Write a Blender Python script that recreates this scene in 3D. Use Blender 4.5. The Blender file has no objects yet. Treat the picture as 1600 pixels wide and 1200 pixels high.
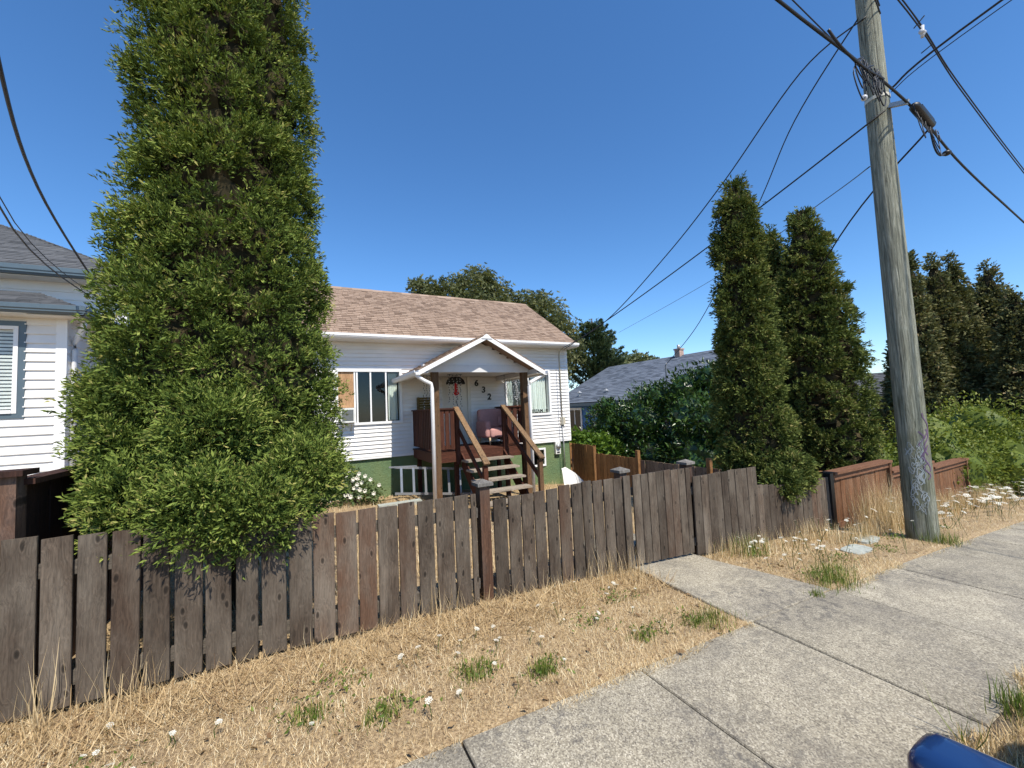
import bpy, bmesh, math, random
import numpy as np
from mathutils import Vector, Matrix

random.seed(7)
rng = np.random.default_rng(11)
S = bpy.context.scene
COL = S.collection
R = math.radians

# ------------------------------------------------------------------ camera, sky, sun, exposure
AZ, PITCH, ROLL = R(27.865), R(3.477), R(-2.582)
cd = bpy.data.cameras.new('camera')
cd.sensor_fit = 'HORIZONTAL'; cd.sensor_width = 36.0; cd.lens = 36.0 * 633.82 / 1600
cd.clip_start = 0.02; cd.clip_end = 2000
cam = bpy.data.objects.new('camera', cd); COL.objects.link(cam)
fw = Vector((math.sin(AZ) * math.cos(PITCH), math.cos(AZ) * math.cos(PITCH), math.sin(PITCH)))
ri = Vector((math.cos(AZ), -math.sin(AZ), 0)); up = ri.cross(fw)
r2 = math.cos(ROLL) * ri + math.sin(ROLL) * up
u2 = -math.sin(ROLL) * ri + math.cos(ROLL) * up
cam.matrix_world = Matrix(((r2.x, u2.x, -fw.x, 0), (r2.y, u2.y, -fw.y, 0), (r2.z, u2.z, -fw.z, 0), (0, 0, 0, 1)))
S.camera = cam

SUN_EL, SUN_AZ = R(54), R(178)      # azimuth clockwise from +Y: sun behind the photographer, over the street
world = bpy.data.worlds.new('World'); S.world = world; world.use_nodes = True
wn = world.node_tree
bg = wn.nodes['Background']
sky = wn.nodes.new('ShaderNodeTexSky'); sky.sky_type = 'NISHITA'; sky.sun_disc = False
sky.sun_elevation = SUN_EL; sky.sun_rotation = SUN_AZ
sky.air_density = 1.0; sky.dust_density = 0.1; sky.ozone_density = 7.0; sky.altitude = 100
hs = wn.nodes.new('ShaderNodeHueSaturation'); hs.inputs['Saturation'].default_value = 1.13
wn.links.new(sky.outputs[0], hs.inputs['Color']); wn.links.new(hs.outputs[0], bg.inputs[0]); bg.inputs[1].default_value = 0.135

sd = bpy.data.lights.new('sun', 'SUN'); sd.energy = 4.3; sd.angle = R(0.53); sd.color = (1.0, 0.93, 0.82)
sun = bpy.data.objects.new('sun', sd); COL.objects.link(sun)
tosun = Vector((math.sin(SUN_AZ) * math.cos(SUN_EL), math.cos(SUN_AZ) * math.cos(SUN_EL), math.sin(SUN_EL)))
sun.rotation_euler = tosun.to_track_quat('Z', 'Y').to_euler()
sun.location = (0, -20, 30)

S.view_settings.view_transform = 'Standard'; S.view_settings.look = 'None'
S.view_settings.exposure = 0.55; S.view_settings.gamma = 1.0; S.view_settings.use_curve_mapping = False

# ------------------------------------------------------------------ node helpers and materials
def new_mat(name):
    m = bpy.data.materials.new(name); m.use_nodes = True
    nt = m.node_tree; nt.nodes.clear()
    out = nt.nodes.new('ShaderNodeOutputMaterial')
    return m, nt, out
def nd(nt, typ, ins=None, **props):
    n = nt.nodes.new('ShaderNode' + typ)
    for k, v in props.items(): setattr(n, k, v)
    for k, v in (ins or {}).items():
        s = n.inputs[k]
        if isinstance(v, bpy.types.NodeSocket): nt.links.new(v, s)
        elif isinstance(v, tuple) and len(v) == 3 and s.type == 'RGBA': s.default_value = (*v, 1)
        else: s.default_value = v
    return n
def mixc(nt, fac, a, b, mode='MIX'):
    n = nt.nodes.new('ShaderNodeMix'); n.data_type = 'RGBA'; n.blend_type = mode
    for i, v in ((0, fac), (6, a), (7, b)):
        s = n.inputs[i]
        if isinstance(v, bpy.types.NodeSocket): nt.links.new(v, s)
        elif isinstance(v, tuple): s.default_value = (*v, 1)
        else: s.default_value = v
    return n.outputs[2]
def mth(nt, op, a, b=0.5, clamp=False):
    n = nt.nodes.new('ShaderNodeMath'); n.operation = op; n.use_clamp = clamp
    for i, v in ((0, a), (1, b)):
        if isinstance(v, bpy.types.NodeSocket): nt.links.new(v, n.inputs[i])
        else: n.inputs[i].default_value = v
    return n.outputs[0]
def ramp(nt, fac, *stops):
    n = nt.nodes.new('ShaderNodeValToRGB'); nt.links.new(fac, n.inputs[0])
    e = n.color_ramp.elements
    while len(e) < len(stops): e.new(0.5)
    for k, (p, c) in enumerate(stops):
        e[k].position = p; e[k].color = (*c, 1) if isinstance(c, tuple) else (c, c, c, 1)
    return n.outputs[0]
def bsdf(nt, out, col, rough=0.6, bump=None, bstr=0.3, bdist=0.01, **kw):
    ins = {'Base Color': col, 'Roughness': rough}; ins.update(kw)
    if bump is not None:
        b = nd(nt, 'Bump', {'Height': bump, 'Strength': bstr, 'Distance': bdist})
        ins['Normal'] = b.outputs[0]
    p = nd(nt, 'BsdfPrincipled', ins)
    nt.links.new(p.outputs[0], out.inputs[0])
    return p
def coords(nt, scale=(1, 1, 1), rand=True, which='Object'):
    tc = nd(nt, 'TexCoord'); v = tc.outputs[which]
    if rand:
        oi = nd(nt, 'ObjectInfo'); r = mth(nt, 'MULTIPLY', oi.outputs['Random'], 37.0)
        cx = nd(nt, 'CombineXYZ', {0: r, 1: r, 2: r})
        a = nd(nt, 'VectorMath', {0: v, 1: cx.outputs[0]}, operation='ADD'); v = a.outputs[0]
    m = nd(nt, 'Mapping', {'Vector': v, 'Scale': scale})
    return m.outputs[0]
def noise(nt, v, scale, detail=4, rough=0.55, dist=0.0):
    return nd(nt, 'TexNoise', {'Vector': v, 'Scale': scale, 'Detail': detail, 'Roughness': rough, 'Distortion': dist}).outputs[0]

def plain(name, col, rough=0.5, var=0.12, scale=6.0, bstr=0.05, **kw):
    """a painted or moulded surface: colour with slight soiling and fine relief"""
    m, nt, out = new_mat(name)
    v = coords(nt)
    n = noise(nt, v, scale, 5)
    c = mixc(nt, ramp(nt, n, (0.3, 0.0), (0.75, 1.0)), tuple(x * (1 - var) for x in col), tuple(min(1, x * (1 + var)) for x in col))
    n2 = noise(nt, v, 90, 3)
    bsdf(nt, out, c, rough, n2, bstr, 0.003, **kw)
    return m
def wood(name, c1, c2, grey=None, rough=0.8, knots=True, axis=2, red=None, vary=0.5, gstr=0.5):
    """sawn board: long grain along one axis, knots, tint that differs from board to board"""
    m, nt, out = new_mat(name)
    s = [9.0, 9.0, 9.0]; s[axis] = 0.55
    v = coords(nt, tuple(s))
    warp = noise(nt, coords(nt, (2.2, 2.2, 1.2)), 2.0, 3)
    v2 = nd(nt, 'VectorMath', {0: v, 1: warp}, operation='ADD').outputs[0]
    g = noise(nt, v2, 3.2, 8, 0.68, 1.6)
    fine = noise(nt, v2, 14.0, 4, 0.7)
    c = mixc(nt, ramp(nt, g, (0.30, 0.0), (0.68, 1.0)), c1, c2)
    oi = nd(nt, 'ObjectInfo')
    if red:
        rr = ramp(nt, mth(nt, 'FRACT', mth(nt, 'MULTIPLY', oi.outputs['Random'], 7.31)), (0.70, 0.0), (0.95, 0.85))
        c = mixc(nt, rr, c, red)
    if grey:
        big = noise(nt, coords(nt, (3, 3, 1.1)), 1.6, 5, 0.6)
        c = mixc(nt, ramp(nt, big, (0.40, 0.0), (0.68, 0.85)), c, grey)
    c = mixc(nt, 0.7, c, ramp(nt, fine, (0.25, 0.25), (0.7, 1.15)), 'MULTIPLY')
    if knots:
        ks = [7.0, 7.0, 7.0]; ks[axis] = 3.1
        sp = nd(nt, 'SeparateXYZ', {0: coords(nt, tuple(ks))})
        cb = nd(nt, 'CombineXYZ', {0: sp.outputs[0], 1: sp.outputs[2]})
        wob = nd(nt, 'VectorMath', {0: cb.outputs[0], 1: mth(nt, 'MULTIPLY', warp, 0.35)}, operation='ADD').outputs[0]
        vo = nd(nt, 'TexVoronoi', {'Vector': wob, 'Scale': 0.8, 'Randomness': 1.0}, voronoi_dimensions='2D')
        k = ramp(nt, vo.outputs['Distance'], (0.035, 0.12), (0.06, 0.55), (0.075, 1.25), (0.11, 0.8), (0.15, 1.0))
        c = mixc(nt, 0.8, c, k, 'MULTIPLY')
    b = mth(nt, 'ADD', mth(nt, 'MULTIPLY', oi.outputs['Random'], vary), 1.0 - vary * 0.5)
    cc = nd(nt, 'HueSaturation', {'Color': c, 'Value': b})
    bsdf(nt, out, cc.outputs[0], rough, mth(nt, 'ADD', g, mth(nt, 'MULTIPLY', fine, 0.5)), gstr, 0.006, **{'Specular IOR Level': 0.25})
    return m
def foliage(name, dark, mid, light, tip=None, trans=0.25, rough=0.55, spec=0.3):
    """leaf colour from a per-leaf attribute; part of the light passes through"""
    m, nt, out = new_mat(name)
    a = nd(nt, 'Attribute', attribute_name='var').outputs['Fac']
    st = [(0.0, dark), (0.45, mid), (0.85, light)]
    if tip: st.append((0.97, tip))
    c = ramp(nt, a, *st)
    p = nd(nt, 'BsdfPrincipled', {'Base Color': c, 'Roughness': rough, 'Specular IOR Level': spec})
    t = nd(nt, 'BsdfTranslucent', {'Color': mixc(nt, 1.0, c, (1.0, 1.0, 0.55), 'MULTIPLY')})
    mx = nd(nt, 'MixShader', {0: trans, 1: p.outputs[0], 2: t.outputs[0]})
    nt.links.new(mx.outputs[0], out.inputs[0])
    return m
def concrete(name):
    m, nt, out = new_mat(name)
    v = coords(nt, rand=False, which='Object')
    agg = nd(nt, 'TexVoronoi', {'Vector': v, 'Scale': 135.0}).outputs['Color']
    aggv = nd(nt, 'RGBToBW', {0: agg}).outputs[0]
    fine = noise(nt, v, 190, 3, 0.7)
    c = ramp(nt, aggv, (0.10, (0.16, 0.138, 0.105)), (0.36, (0.295, 0.258, 0.19)), (0.60, (0.39, 0.347, 0.254)), (0.90, (0.58, 0.525, 0.405)))
    stain = noise(nt, v, 1.9, 7, 0.62)
    c = mixc(nt, ramp(nt, stain, (0.42, 0.0), (0.72, 0.55)), c, (0.135, 0.122, 0.105))
    lich = noise(nt, v, 15.0, 8, 0.75); big = noise(nt, v, 1.1, 3)
    lm = mth(nt, 'MULTIPLY', ramp(nt, lich, (0.50, 0.0), (0.60, 1.0)), ramp(nt, big, (0.46, 0.0), (0.62, 0.75)))
    c = mixc(nt, lm, c, (0.10, 0.092, 0.082))
    blot = noise(nt, v, 6.5, 6, 0.7)
    c = mixc(nt, 0.55, c, ramp(nt, blot, (0.30, 0.55), (0.62, 1.0)), 'MULTIPLY')
    oi = nd(nt, 'ObjectInfo')
    cc = nd(nt, 'HueSaturation', {'Color': c, 'Value': mth(nt, 'ADD', mth(nt, 'MULTIPLY', oi.outputs['Random'], 0.22), 0.90)})
    bsdf(nt, out, cc.outputs[0], 0.9, mth(nt, 'ADD', aggv, fine), 0.5, 0.004)
    return m
def ground_mat():
    m, nt, out = new_mat('dry_ground')
    v = coords(nt, rand=False)
    n = noise(nt, v, 3.0, 8, 0.7); n2 = noise(nt, v, 55, 6, 0.75)
    c = ramp(nt, n2, (0.32, (0.12, 0.074, 0.040)), (0.48, (0.32, 0.225, 0.122)), (0.64, (0.60, 0.455, 0.265)))
    c = mixc(nt, ramp(nt, n, (0.52, 0.0), (0.72, 0.6)), c, (0.15, 0.095, 0.055))
    bsdf(nt, out, c, 0.95, n2, 0.8, 0.02)
    return m
def shingle_mat(name, c1, c2, c3):
    m, nt, out = new_mat(name)
    a = nd(nt, 'Attribute', attribute_name='var').outputs['Fac']
    v = coords(nt, rand=False)
    g = noise(nt, v, 60, 4, 0.8)
    big = noise(nt, v, 0.8, 4)
    c = ramp(nt, a, (0.0, c1), (0.5, c2), (1.0, c3))
    c = mixc(nt, 0.6, c, ramp(nt, g, (0.3, 0.6), (0.7, 1.0)), 'MULTIPLY')
    c = mixc(nt, ramp(nt, big, (0.4, 0.0), (0.8, 0.35)), c, tuple(x * 0.75 for x in c1))
    bsdf(nt, out, c, 0.9, g, 0.4, 0.004)
    return m
def stucco_mat(name, c1, c2):
    m, nt, out = new_mat(name)
    v = coords(nt, rand=False)
    n = noise(nt, v, 14, 6, 0.7, 0.6); b = noise(nt, v, 1.6, 4)
    c = mixc(nt, ramp(nt, b, (0.35, 0.0), (0.7, 1.0)), c1, c2)
    bsdf(nt, out, c, 0.75, n, 0.9, 0.03)
    return m
def pane_mat(name, refl=0.12):
    m, nt, out = new_mat(name)
    fr = nd(nt, 'Fresnel', {'IOR': 1.5}).outputs[0]
    bf = nd(nt, 'NewGeometry').outputs['Backfacing']
    f = mth(nt, 'MULTIPLY', fr, mth(nt, 'SUBTRACT', 1.0, bf), True)
    tr = nd(nt, 'BsdfTransparent', {'Color': (0.95, 0.97, 0.97)})
    gl = nd(nt, 'BsdfGlossy', {'Color': (0.9, 0.95, 1.0), 'Roughness': 0.02})
    mx = nd(nt, 'MixShader', {0: f, 1: tr.outputs[0], 2: gl.outputs[0]})
    nt.links.new(mx.outputs[0], out.inputs[0])
    return m
def pole_mat():
    m, nt, out = new_mat('pole_wood')
    v = coords(nt, (10, 10, 0.6), rand=False)
    g = noise(nt, v, 3.5, 9, 0.72, 1.2)
    cr = noise(nt, coords(nt, (26, 26, 0.35), rand=False), 2.0, 4, 0.6)
    c = ramp(nt, g, (0.28, (0.062, 0.064, 0.045)), (0.47, (0.185, 0.190, 0.142)), (0.67, (0.40, 0.405, 0.32)))
    c = mixc(nt, 0.9, c, ramp(nt, cr, (0.33, 0.12), (0.42, 1.0)), 'MULTIPLY')
    sep = nd(nt, 'SeparateXYZ', {0: nd(nt, 'TexCoord').outputs['Object']})
    moss = noise(nt, coords(nt, (3, 3, 1.2), rand=False), 2.0, 5)
    low = ramp(nt, mth(nt, 'DIVIDE', sep.outputs[2], 3.0), (0.0, 0.75), (0.9, 0.0))
    c = mixc(nt, mth(nt, 'MULTIPLY', low, ramp(nt, moss, (0.4, 0.0), (0.65, 1.0))), c, (0.10, 0.105, 0.035))
    bsdf(nt, out, c, 0.85, mth(nt, 'ADD', g, cr), 0.9, 0.02)
    return m

MAT = {
 'fence': wood('weathered_fence_wood', (0.037, 0.027, 0.019), (0.125, 0.093, 0.067), grey=(0.178, 0.148, 0.114), red=(0.130, 0.072, 0.044), vary=0.5, gstr=0.7),
 'fence_post': wood('brown_post_wood', (0.055, 0.028, 0.018), (0.16, 0.085, 0.052), grey=(0.14, 0.105, 0.085)),
 'cap': wood('grey_cap_wood', (0.12, 0.11, 0.10), (0.30, 0.28, 0.25), knots=False),
 'rail_grey': wood('grey_rail_wood', (0.10, 0.085, 0.07), (0.22, 0.19, 0.155), axis=0, knots=False),
 'red_fence': wood('stained_fence_wood', (0.10, 0.042, 0.018), (0.27, 0.125, 0.058), vary=0.4, knots=False, grey=(0.22, 0.125, 0.072)),
 'red_cap': wood('stained_cap_wood', (0.13, 0.058, 0.030), (0.30, 0.15, 0.085), axis=0, knots=False, vary=0.2),
 'dark_fence': wood('dark_stained_fence', (0.026, 0.012, 0.008), (0.075, 0.033, 0.022), vary=0.4),
 'orange_fence': wood('orange_stained_fence', (0.18, 0.085, 0.032), (0.44, 0.235, 0.10), vary=0.45),
 'pale_fence': wood('faded_side_fence', (0.16, 0.11, 0.075), (0.36, 0.26, 0.18), vary=0.4),
 'deck': wood('stained_deck_wood', (0.035, 0.012, 0.007), (0.115, 0.040, 0.022), vary=0.5, knots=False),
 'deck_x': wood('stained_deck_wood_long', (0.035, 0.012, 0.007), (0.12, 0.042, 0.023), axis=0, vary=0.4, knots=False),
 'post': wood('porch_post_wood', (0.085, 0.045, 0.022), (0.20, 0.118, 0.062), vary=0.2, gstr=0.25),
 'tread': wood('worn_tread_wood', (0.20, 0.16, 0.12), (0.50, 0.43, 0.34), axis=0, vary=0.3, knots=False),
 'handrail': wood('worn_handrail_wood', (0.16, 0.085, 0.04), (0.40, 0.26, 0.14), axis=1, vary=0.5),
 'siding': plain('white_siding', (0.78, 0.765, 0.735), 0.45, 0.06, 2.0),
 'trim': plain('white_trim', (0.80, 0.80, 0.79), 0.4, 0.03, 3.0),
 'soffit': plain('cream_soffit', (0.70, 0.68, 0.63), 0.5, 0.05),
 'beam': plain('grey_beam_paint', (0.62, 0.62, 0.62), 0.5, 0.05),
 'door': plain('cream_door_paint', (0.66, 0.63, 0.55), 0.4, 0.03),
 'stucco': stucco_mat('green_stucco', (0.10, 0.168, 0.078), (0.155, 0.205, 0.085)),
 'roof': shingle_mat('brown_shingle', (0.205, 0.138, 0.096), (0.325, 0.228, 0.162), (0.40, 0.292, 0.215)),
 'roof_grey': shingle_mat('grey_shingle', (0.060, 0.063, 0.066), (0.095, 0.098, 0.102), (0.14, 0.143, 0.146)),
 'roof_blue': shingle_mat('blue_grey_shingle', (0.075, 0.092, 0.12), (0.125, 0.150, 0.19), (0.18, 0.21, 0.26)),
 'bluegrey': plain('slate_trim_paint', (0.085, 0.12, 0.145), 0.35, 0.08),
 'bluewall': plain('blue_house_paint', (0.020, 0.13, 0.36), 0.5, 0.12),
 'pane': pane_mat('window_glass'),
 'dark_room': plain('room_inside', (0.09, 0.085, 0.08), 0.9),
 'curtain': plain('curtain_cloth', (0.74, 0.78, 0.72), 0.9, 0.05),
 'ply': wood('plywood_board', (0.36, 0.20, 0.10), (0.60, 0.37, 0.20), vary=0.1, gstr=0.1),
 'ac_white': plain('off_white_plastic', (0.68, 0.68, 0.64), 0.5),
 'ac_grille': plain('grey_grille', (0.22, 0.23, 0.22), 0.6),
 'alu': plain('dull_aluminium', (0.30, 0.315, 0.335), 0.38, 0.1, Metallic=0.55),
 'pink': plain('pink_upholstery', (0.52, 0.275, 0.25), 0.95, 0.08, 20, 0.3),
 'chair_leg': plain('pale_wood_leg', (0.5, 0.36, 0.22), 0.5),
 'black': plain('black_paint', (0.012, 0.012, 0.014), 0.45),
 'cable': plain('black_cable', (0.010, 0.010, 0.012), 0.55),
 'red': plain('red_metal', (0.62, 0.012, 0.012), 0.3),
 'bulb': plain('frosted_bulb', (0.8, 0.82, 0.85), 0.2),
 'wire_green': plain('dark_light_string', (0.03, 0.035, 0.025), 0.6),
 'basket': wood('slatted_sign_wood', (0.10, 0.065, 0.02), (0.26, 0.19, 0.07), axis=0, knots=False),
 'conduit': plain('beige_conduit', (0.52, 0.48, 0.38), 0.5),
 'metal_grey': plain('galvanised_metal', (0.42, 0.43, 0.43), 0.45, Metallic=0.5),
 'glass_insul': plain('pale_splice_case', (0.55, 0.56, 0.58), 0.3),
 'carpaint': plain('blue_car_paint', (0.009, 0.034, 0.12), 0.28, 0.05, 3, 0.0, **{'Coat Weight': 0.6, 'Coat Roughness': 0.08}),
 'rubber': plain('tyre_rubber', (0.02, 0.02, 0.02), 0.85),
 'carglass': plain('tinted_glass', (0.015, 0.02, 0.02), 0.06),
 'asphalt': plain('asphalt', (0.055, 0.055, 0.056), 0.9, 0.3, 40, 0.6),
 'concrete': concrete('exposed_aggregate_concrete'),
 'ground': ground_mat(),
 'pole': pole_mat(),
 'paint_white': plain('white_spray_paint', (0.34, 0.37, 0.36), 0.7),
 'paint_purple': plain('purple_spray_paint', (0.14, 0.085, 0.15), 0.7),
 'stone': plain('pale_stone', (0.36, 0.385, 0.345), 0.9, 0.25, 20, 0.4),
 'brick': plain('chimney_brick', (0.42, 0.30, 0.24), 0.9, 0.3, 14, 0.4),
 'bark': wood('bark', (0.045, 0.032, 0.022), (0.13, 0.095, 0.065), knots=False),
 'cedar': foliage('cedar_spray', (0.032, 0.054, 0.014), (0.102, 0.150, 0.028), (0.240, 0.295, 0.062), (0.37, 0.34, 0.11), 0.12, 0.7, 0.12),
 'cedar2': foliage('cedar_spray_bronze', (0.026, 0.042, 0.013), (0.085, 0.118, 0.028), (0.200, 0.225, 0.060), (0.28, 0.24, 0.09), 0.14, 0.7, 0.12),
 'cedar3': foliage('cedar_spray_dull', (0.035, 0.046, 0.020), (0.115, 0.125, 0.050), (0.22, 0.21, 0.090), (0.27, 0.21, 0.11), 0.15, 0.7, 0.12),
 'laurel': foliage('laurel_leaf', (0.016, 0.042, 0.010), (0.034, 0.075, 0.016), (0.075, 0.13, 0.025), None, 0.12, 0.28, 0.5),
 'broad': foliage('broad_leaf', (0.070, 0.085, 0.032), (0.130, 0.150, 0.060), (0.22, 0.215, 0.095), (0.30, 0.21, 0.11), 0.3),
 'lime': foliage('lime_leaf', (0.085, 0.125, 0.018), (0.15, 0.195, 0.03), (0.25, 0.27, 0.05), None, 0.3),
 'vine': foliage('vine_leaf', (0.06, 0.13, 0.02), (0.12, 0.21, 0.03), (0.2, 0.3, 0.05), None, 0.35),
 'dead': foliage('dead_spray_painted_shade', (0.020, 0.018, 0.010), (0.036, 0.031, 0.017), (0.065, 0.052, 0.028), None, 0.05, 0.9, 0.05),  # dead brown foliage, darkened to paint the shade between crown clumps
 'conifer': foliage('cypress_needle', (0.030, 0.055, 0.024), (0.060, 0.095, 0.040), (0.11, 0.145, 0.062), None, 0.15),
 'rose_leaf': foliage('rose_leaf', (0.05, 0.085, 0.03), (0.10, 0.15, 0.05), (0.2, 0.24, 0.1), None, 0.3),
 'petal': plain('white_petal', (0.72, 0.70, 0.60), 0.8, 0.12),
 'straw': foliage('dry_grass_blade', (0.19, 0.112, 0.056), (0.54, 0.395, 0.210), (0.80, 0.645, 0.395), (0.90, 0.81, 0.58), 0.2, 0.7, 0.2),
 'green_blade': foliage('green_grass_blade', (0.07, 0.12, 0.02), (0.13, 0.20, 0.035), (0.25, 0.28, 0.06), (0.5, 0.4, 0.16), 0.3),
}

# ------------------------------------------------------------------ mesh helpers
class MB:
    def __init__(s): s.v = []; s.f = []; s.a = []
    def add(s, vs, fs, a=0.5):
        o = len(s.v); s.v += [tuple(p) for p in vs]
        for f in fs: s.f.append(tuple(i + o for i in f)); s.a.append(a)
        return s
    def box(s, x0, x1, y0, y1, z0, z1, a=0.5):
        vs = [(x, y, z) for z in (z0, z1) for y in (y0, y1) for x in (x0, x1)]
        return s.add(vs, [(0, 2, 3, 1), (4, 5, 7, 6), (0, 1, 5, 4), (2, 6, 7, 3), (0, 4, 6, 2), (1, 3, 7, 5)], a)
    def prism(s, prof, d, a=0.5):
        """closed polygon of 3-D points swept along vector d"""
        n = len(prof); d = Vector(d)
        vs = [Vector(p) for p in prof] + [Vector(p) + d for p in prof]
        fs = [tuple(range(n - 1, -1, -1)), tuple(range(n, 2 * n))]
        fs += [(i, (i + 1) % n, n + (i + 1) % n, n + i) for i in range(n)]
        return s.add(vs, fs, a)
    def bar(s, p, q, w, h, upv=(0, 0, 1), a=0.5):
        """rectangular bar between two points, w across, h along upv"""
        p = Vector(p); q = Vector(q); t = (q - p).normalized()
        x = t.cross(Vector(upv)).normalized(); y = x.cross(t)
        pr = [p + x * (sx * w / 2) + y * (sy * h / 2) for sx, sy in ((-1, -1), (1, -1), (1, 1), (-1, 1))]
        return s.prism(pr, q - p, a)
    def tube(s, pts, r, n=6, a=0.5, cap=True):
        pts = [Vector(p) for p in pts]; m = len(pts)
        rr = r if isinstance(r, (list, tuple)) else [r] * m
        base = len(s.v); ref = Vector((0, 0, 1))
        for i, p in enumerate(pts):
            t = (pts[min(i + 1, m - 1)] - pts[max(i - 1, 0)]).normalized()
            k = Vector((1, 0, 0)) if abs(t.z) > 0.95 else ref
            x = t.cross(k).normalized(); y = x.cross(t)
            for j in range(n):
                an = 2 * math.pi * j / n
                s.v.append(tuple(p + x * (math.cos(an) * rr[i]) + y * (math.sin(an) * rr[i])))
        for i in range(m - 1):
            for j in range(n):
                s.f.append((base + i * n + j, base + i * n + (j + 1) % n, base + (i + 1) * n + (j + 1) % n, base + (i + 1) * n + j)); s.a.append(a)
        if cap:
            s.f.append(tuple(base + j for j in range(n - 1, -1, -1))); s.a.append(a)
            s.f.append(tuple(base + (m - 1) * n + j for j in range(n))); s.a.append(a)
        return s
    def ball(s, c, r, n=8, m=6, sq=(1, 1, 1), a=0.5):
        vs = []; fs = []
        for i in range(m + 1):
            ph = math.pi * i / m
            for j in range(n):
                th = 2 * math.pi * j / n
                vs.append((c[0] + r * sq[0] * math.sin(ph) * math.cos(th), c[1] + r * sq[1] * math.sin(ph) * math.sin(th), c[2] + r * sq[2] * math.cos(ph)))
        for i in range(m):
            for j in range(n):
                fs.append((i * n + j, (i + 1) * n + j, (i + 1) * n + (j + 1) % n, i * n + (j + 1) % n))
        return s.add(vs, fs, a)
    def mesh(s, name, smooth=False, attr=False):
        me = bpy.data.meshes.new(name); me.from_pydata(s.v, [], s.f)
        if attr:
            at = me.attributes.new('var', 'FLOAT', 'FACE'); at.data.foreach_set('value', s.a)
        if smooth: me.polygons.foreach_set('use_smooth', [True] * len(me.polygons))
        me.update(); return me
    def build(s, name, mat, parent=None, smooth=False, attr=False, loc=None):
        return link(name, s.mesh(name, smooth, attr), mat, parent, loc)

def link(name, me, mat, parent=None, loc=None):
    if mat is not None and not me.materials: me.materials.append(MAT[mat] if isinstance(mat, str) else mat)
    o = bpy.data.objects.new(name, me); COL.objects.link(o)
    if loc is not None: o.location = loc
    if parent is not None:
        o.parent = parent
    return o
def tag(o, label=None, cat=None, group=None, kind=None):
    if label: o['label'] = label
    if cat: o['category'] = cat
    if group: o['group'] = group
    if kind: o['kind'] = kind
    return o
def thing(name, label, cat, group=None):
    """an Empty that parents a thing's parts; parts are built in world coordinates, so it stays at the origin until rebase()"""
    o = bpy.data.objects.new(name, None); COL.objects.link(o); o.empty_display_size = 0.2
    return tag(o, label, cat, group)
THINGS = []
def struct(o): return tag(o, kind='structure')

def fast_mesh(name, verts, faces, var):
    """verts (n,3), faces (m,3 or 4), var per face"""
    me = bpy.data.meshes.new(name); k = faces.shape[1]
    me.vertices.add(len(verts)); me.vertices.foreach_set('co', verts.astype(np.float32).ravel())
    me.loops.add(faces.size); me.loops.foreach_set('vertex_index', faces.astype(np.int32).ravel())
    me.polygons.add(len(faces)); me.polygons.foreach_set('loop_start', np.arange(0, faces.size, k, dtype=np.int32))
    at = me.attributes.new('var', 'FLOAT', 'FACE'); at.data.foreach_set('value', np.clip(var, 0, 1).astype(np.float32))
    me.update(calc_edges=True); return me
def scatter(name, tv, tf, pos, axis, size, var, twist=None, normal=None):
    """copies of a small template (x across, y along, z normal) at pos, its y along axis"""
    n = len(pos); axis = axis / np.linalg.norm(axis, axis=1, keepdims=True)
    if normal is None:
        normal = rng.normal(size=(n, 3))
    x = np.cross(axis, normal); x /= np.linalg.norm(x, axis=1, keepdims=True) + 1e-9
    z = np.cross(x, axis)
    size = np.asarray(size); size = np.broadcast_to(size.reshape(-1, 1) if size.ndim == 1 else size, (n, 3)) if size.ndim else np.full((n, 3), size)
    V = pos[:, None, :] + (tv[None, :, 0:1] * size[:, None, 0:1]) * x[:, None, :] + (tv[None, :, 1:2] * size[:, None, 1:2]) * axis[:, None, :] + (tv[None, :, 2:3] * size[:, None, 2:3]) * z[:, None, :]
    F = tf[None] + (np.arange(n) * len(tv))[:, None, None]
    return fast_mesh(name, V.reshape(-1, 3), F.reshape(-1, tf.shape[1]), np.repeat(var, len(tf)))

def spray_template(pairs=3):
    """flat scale-leaf spray: a stem of narrow fingers"""
    vs = []; fs = []
    def finger(bx, by, dx, dy, w):
        o = len(vs); L = math.hypot(dx, dy); px, py = -dy / L * w, dx / L * w
        vs.extend([(bx, by, 0), (bx + dx * .55 + px, by + dy * .55 + py, 0.03), (bx + dx, by + dy, -0.04), (bx + dx * .55 - px, by + dy * .55 - py, 0.03)])
        fs.extend([(o, o + 1, o + 2), (o, o + 2, o + 3)])
    finger(0, 0, 0, 1.0, 0.075)
    for i in range(pairs):
        y = 0.12 + 0.24 * i; l = 0.62 - 0.13 * i
        finger(0, y, l * .72, l * .7, 0.085); finger(0, y + .08, -l * .72, l * .7, 0.085)
    return np.array(vs, float), np.array(fs)
FINGER = (np.array([(0, 0, 0), (.5, .5, .06), (0, 1, -.05), (-.5, .5, .06)], float), np.array([(0, 1, 2), (0, 2, 3)]))
SPRAY2 = spray_template(2)
LEAF = (np.array([(0, 0, 0), (0.5, 0.45, 0.12), (0, 1, -0.08), (-0.5, 0.45, 0.12), (0, .5, 0)], float), np.array([(0, 1, 4), (1, 2, 4), (4, 2, 3), (0, 4, 3)]))
TRILEAF = (np.array([(0, 0, 0), (.3, .5, .05), (0, 1, 0), (-.3, .5, .05), (.1, .1, 0), (.75, .35, .1), (.8, .8, -.1), (.35, .6, 0), (-.1, .1, 0), (-.75, .3, -.1), (-.85, .75, .1), (-.35, .6, 0)], float),
           np.array([(0, 1, 2), (0, 2, 3), (4, 5, 6), (4, 6, 7), (8, 10, 9), (8, 11, 10)]))
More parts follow.
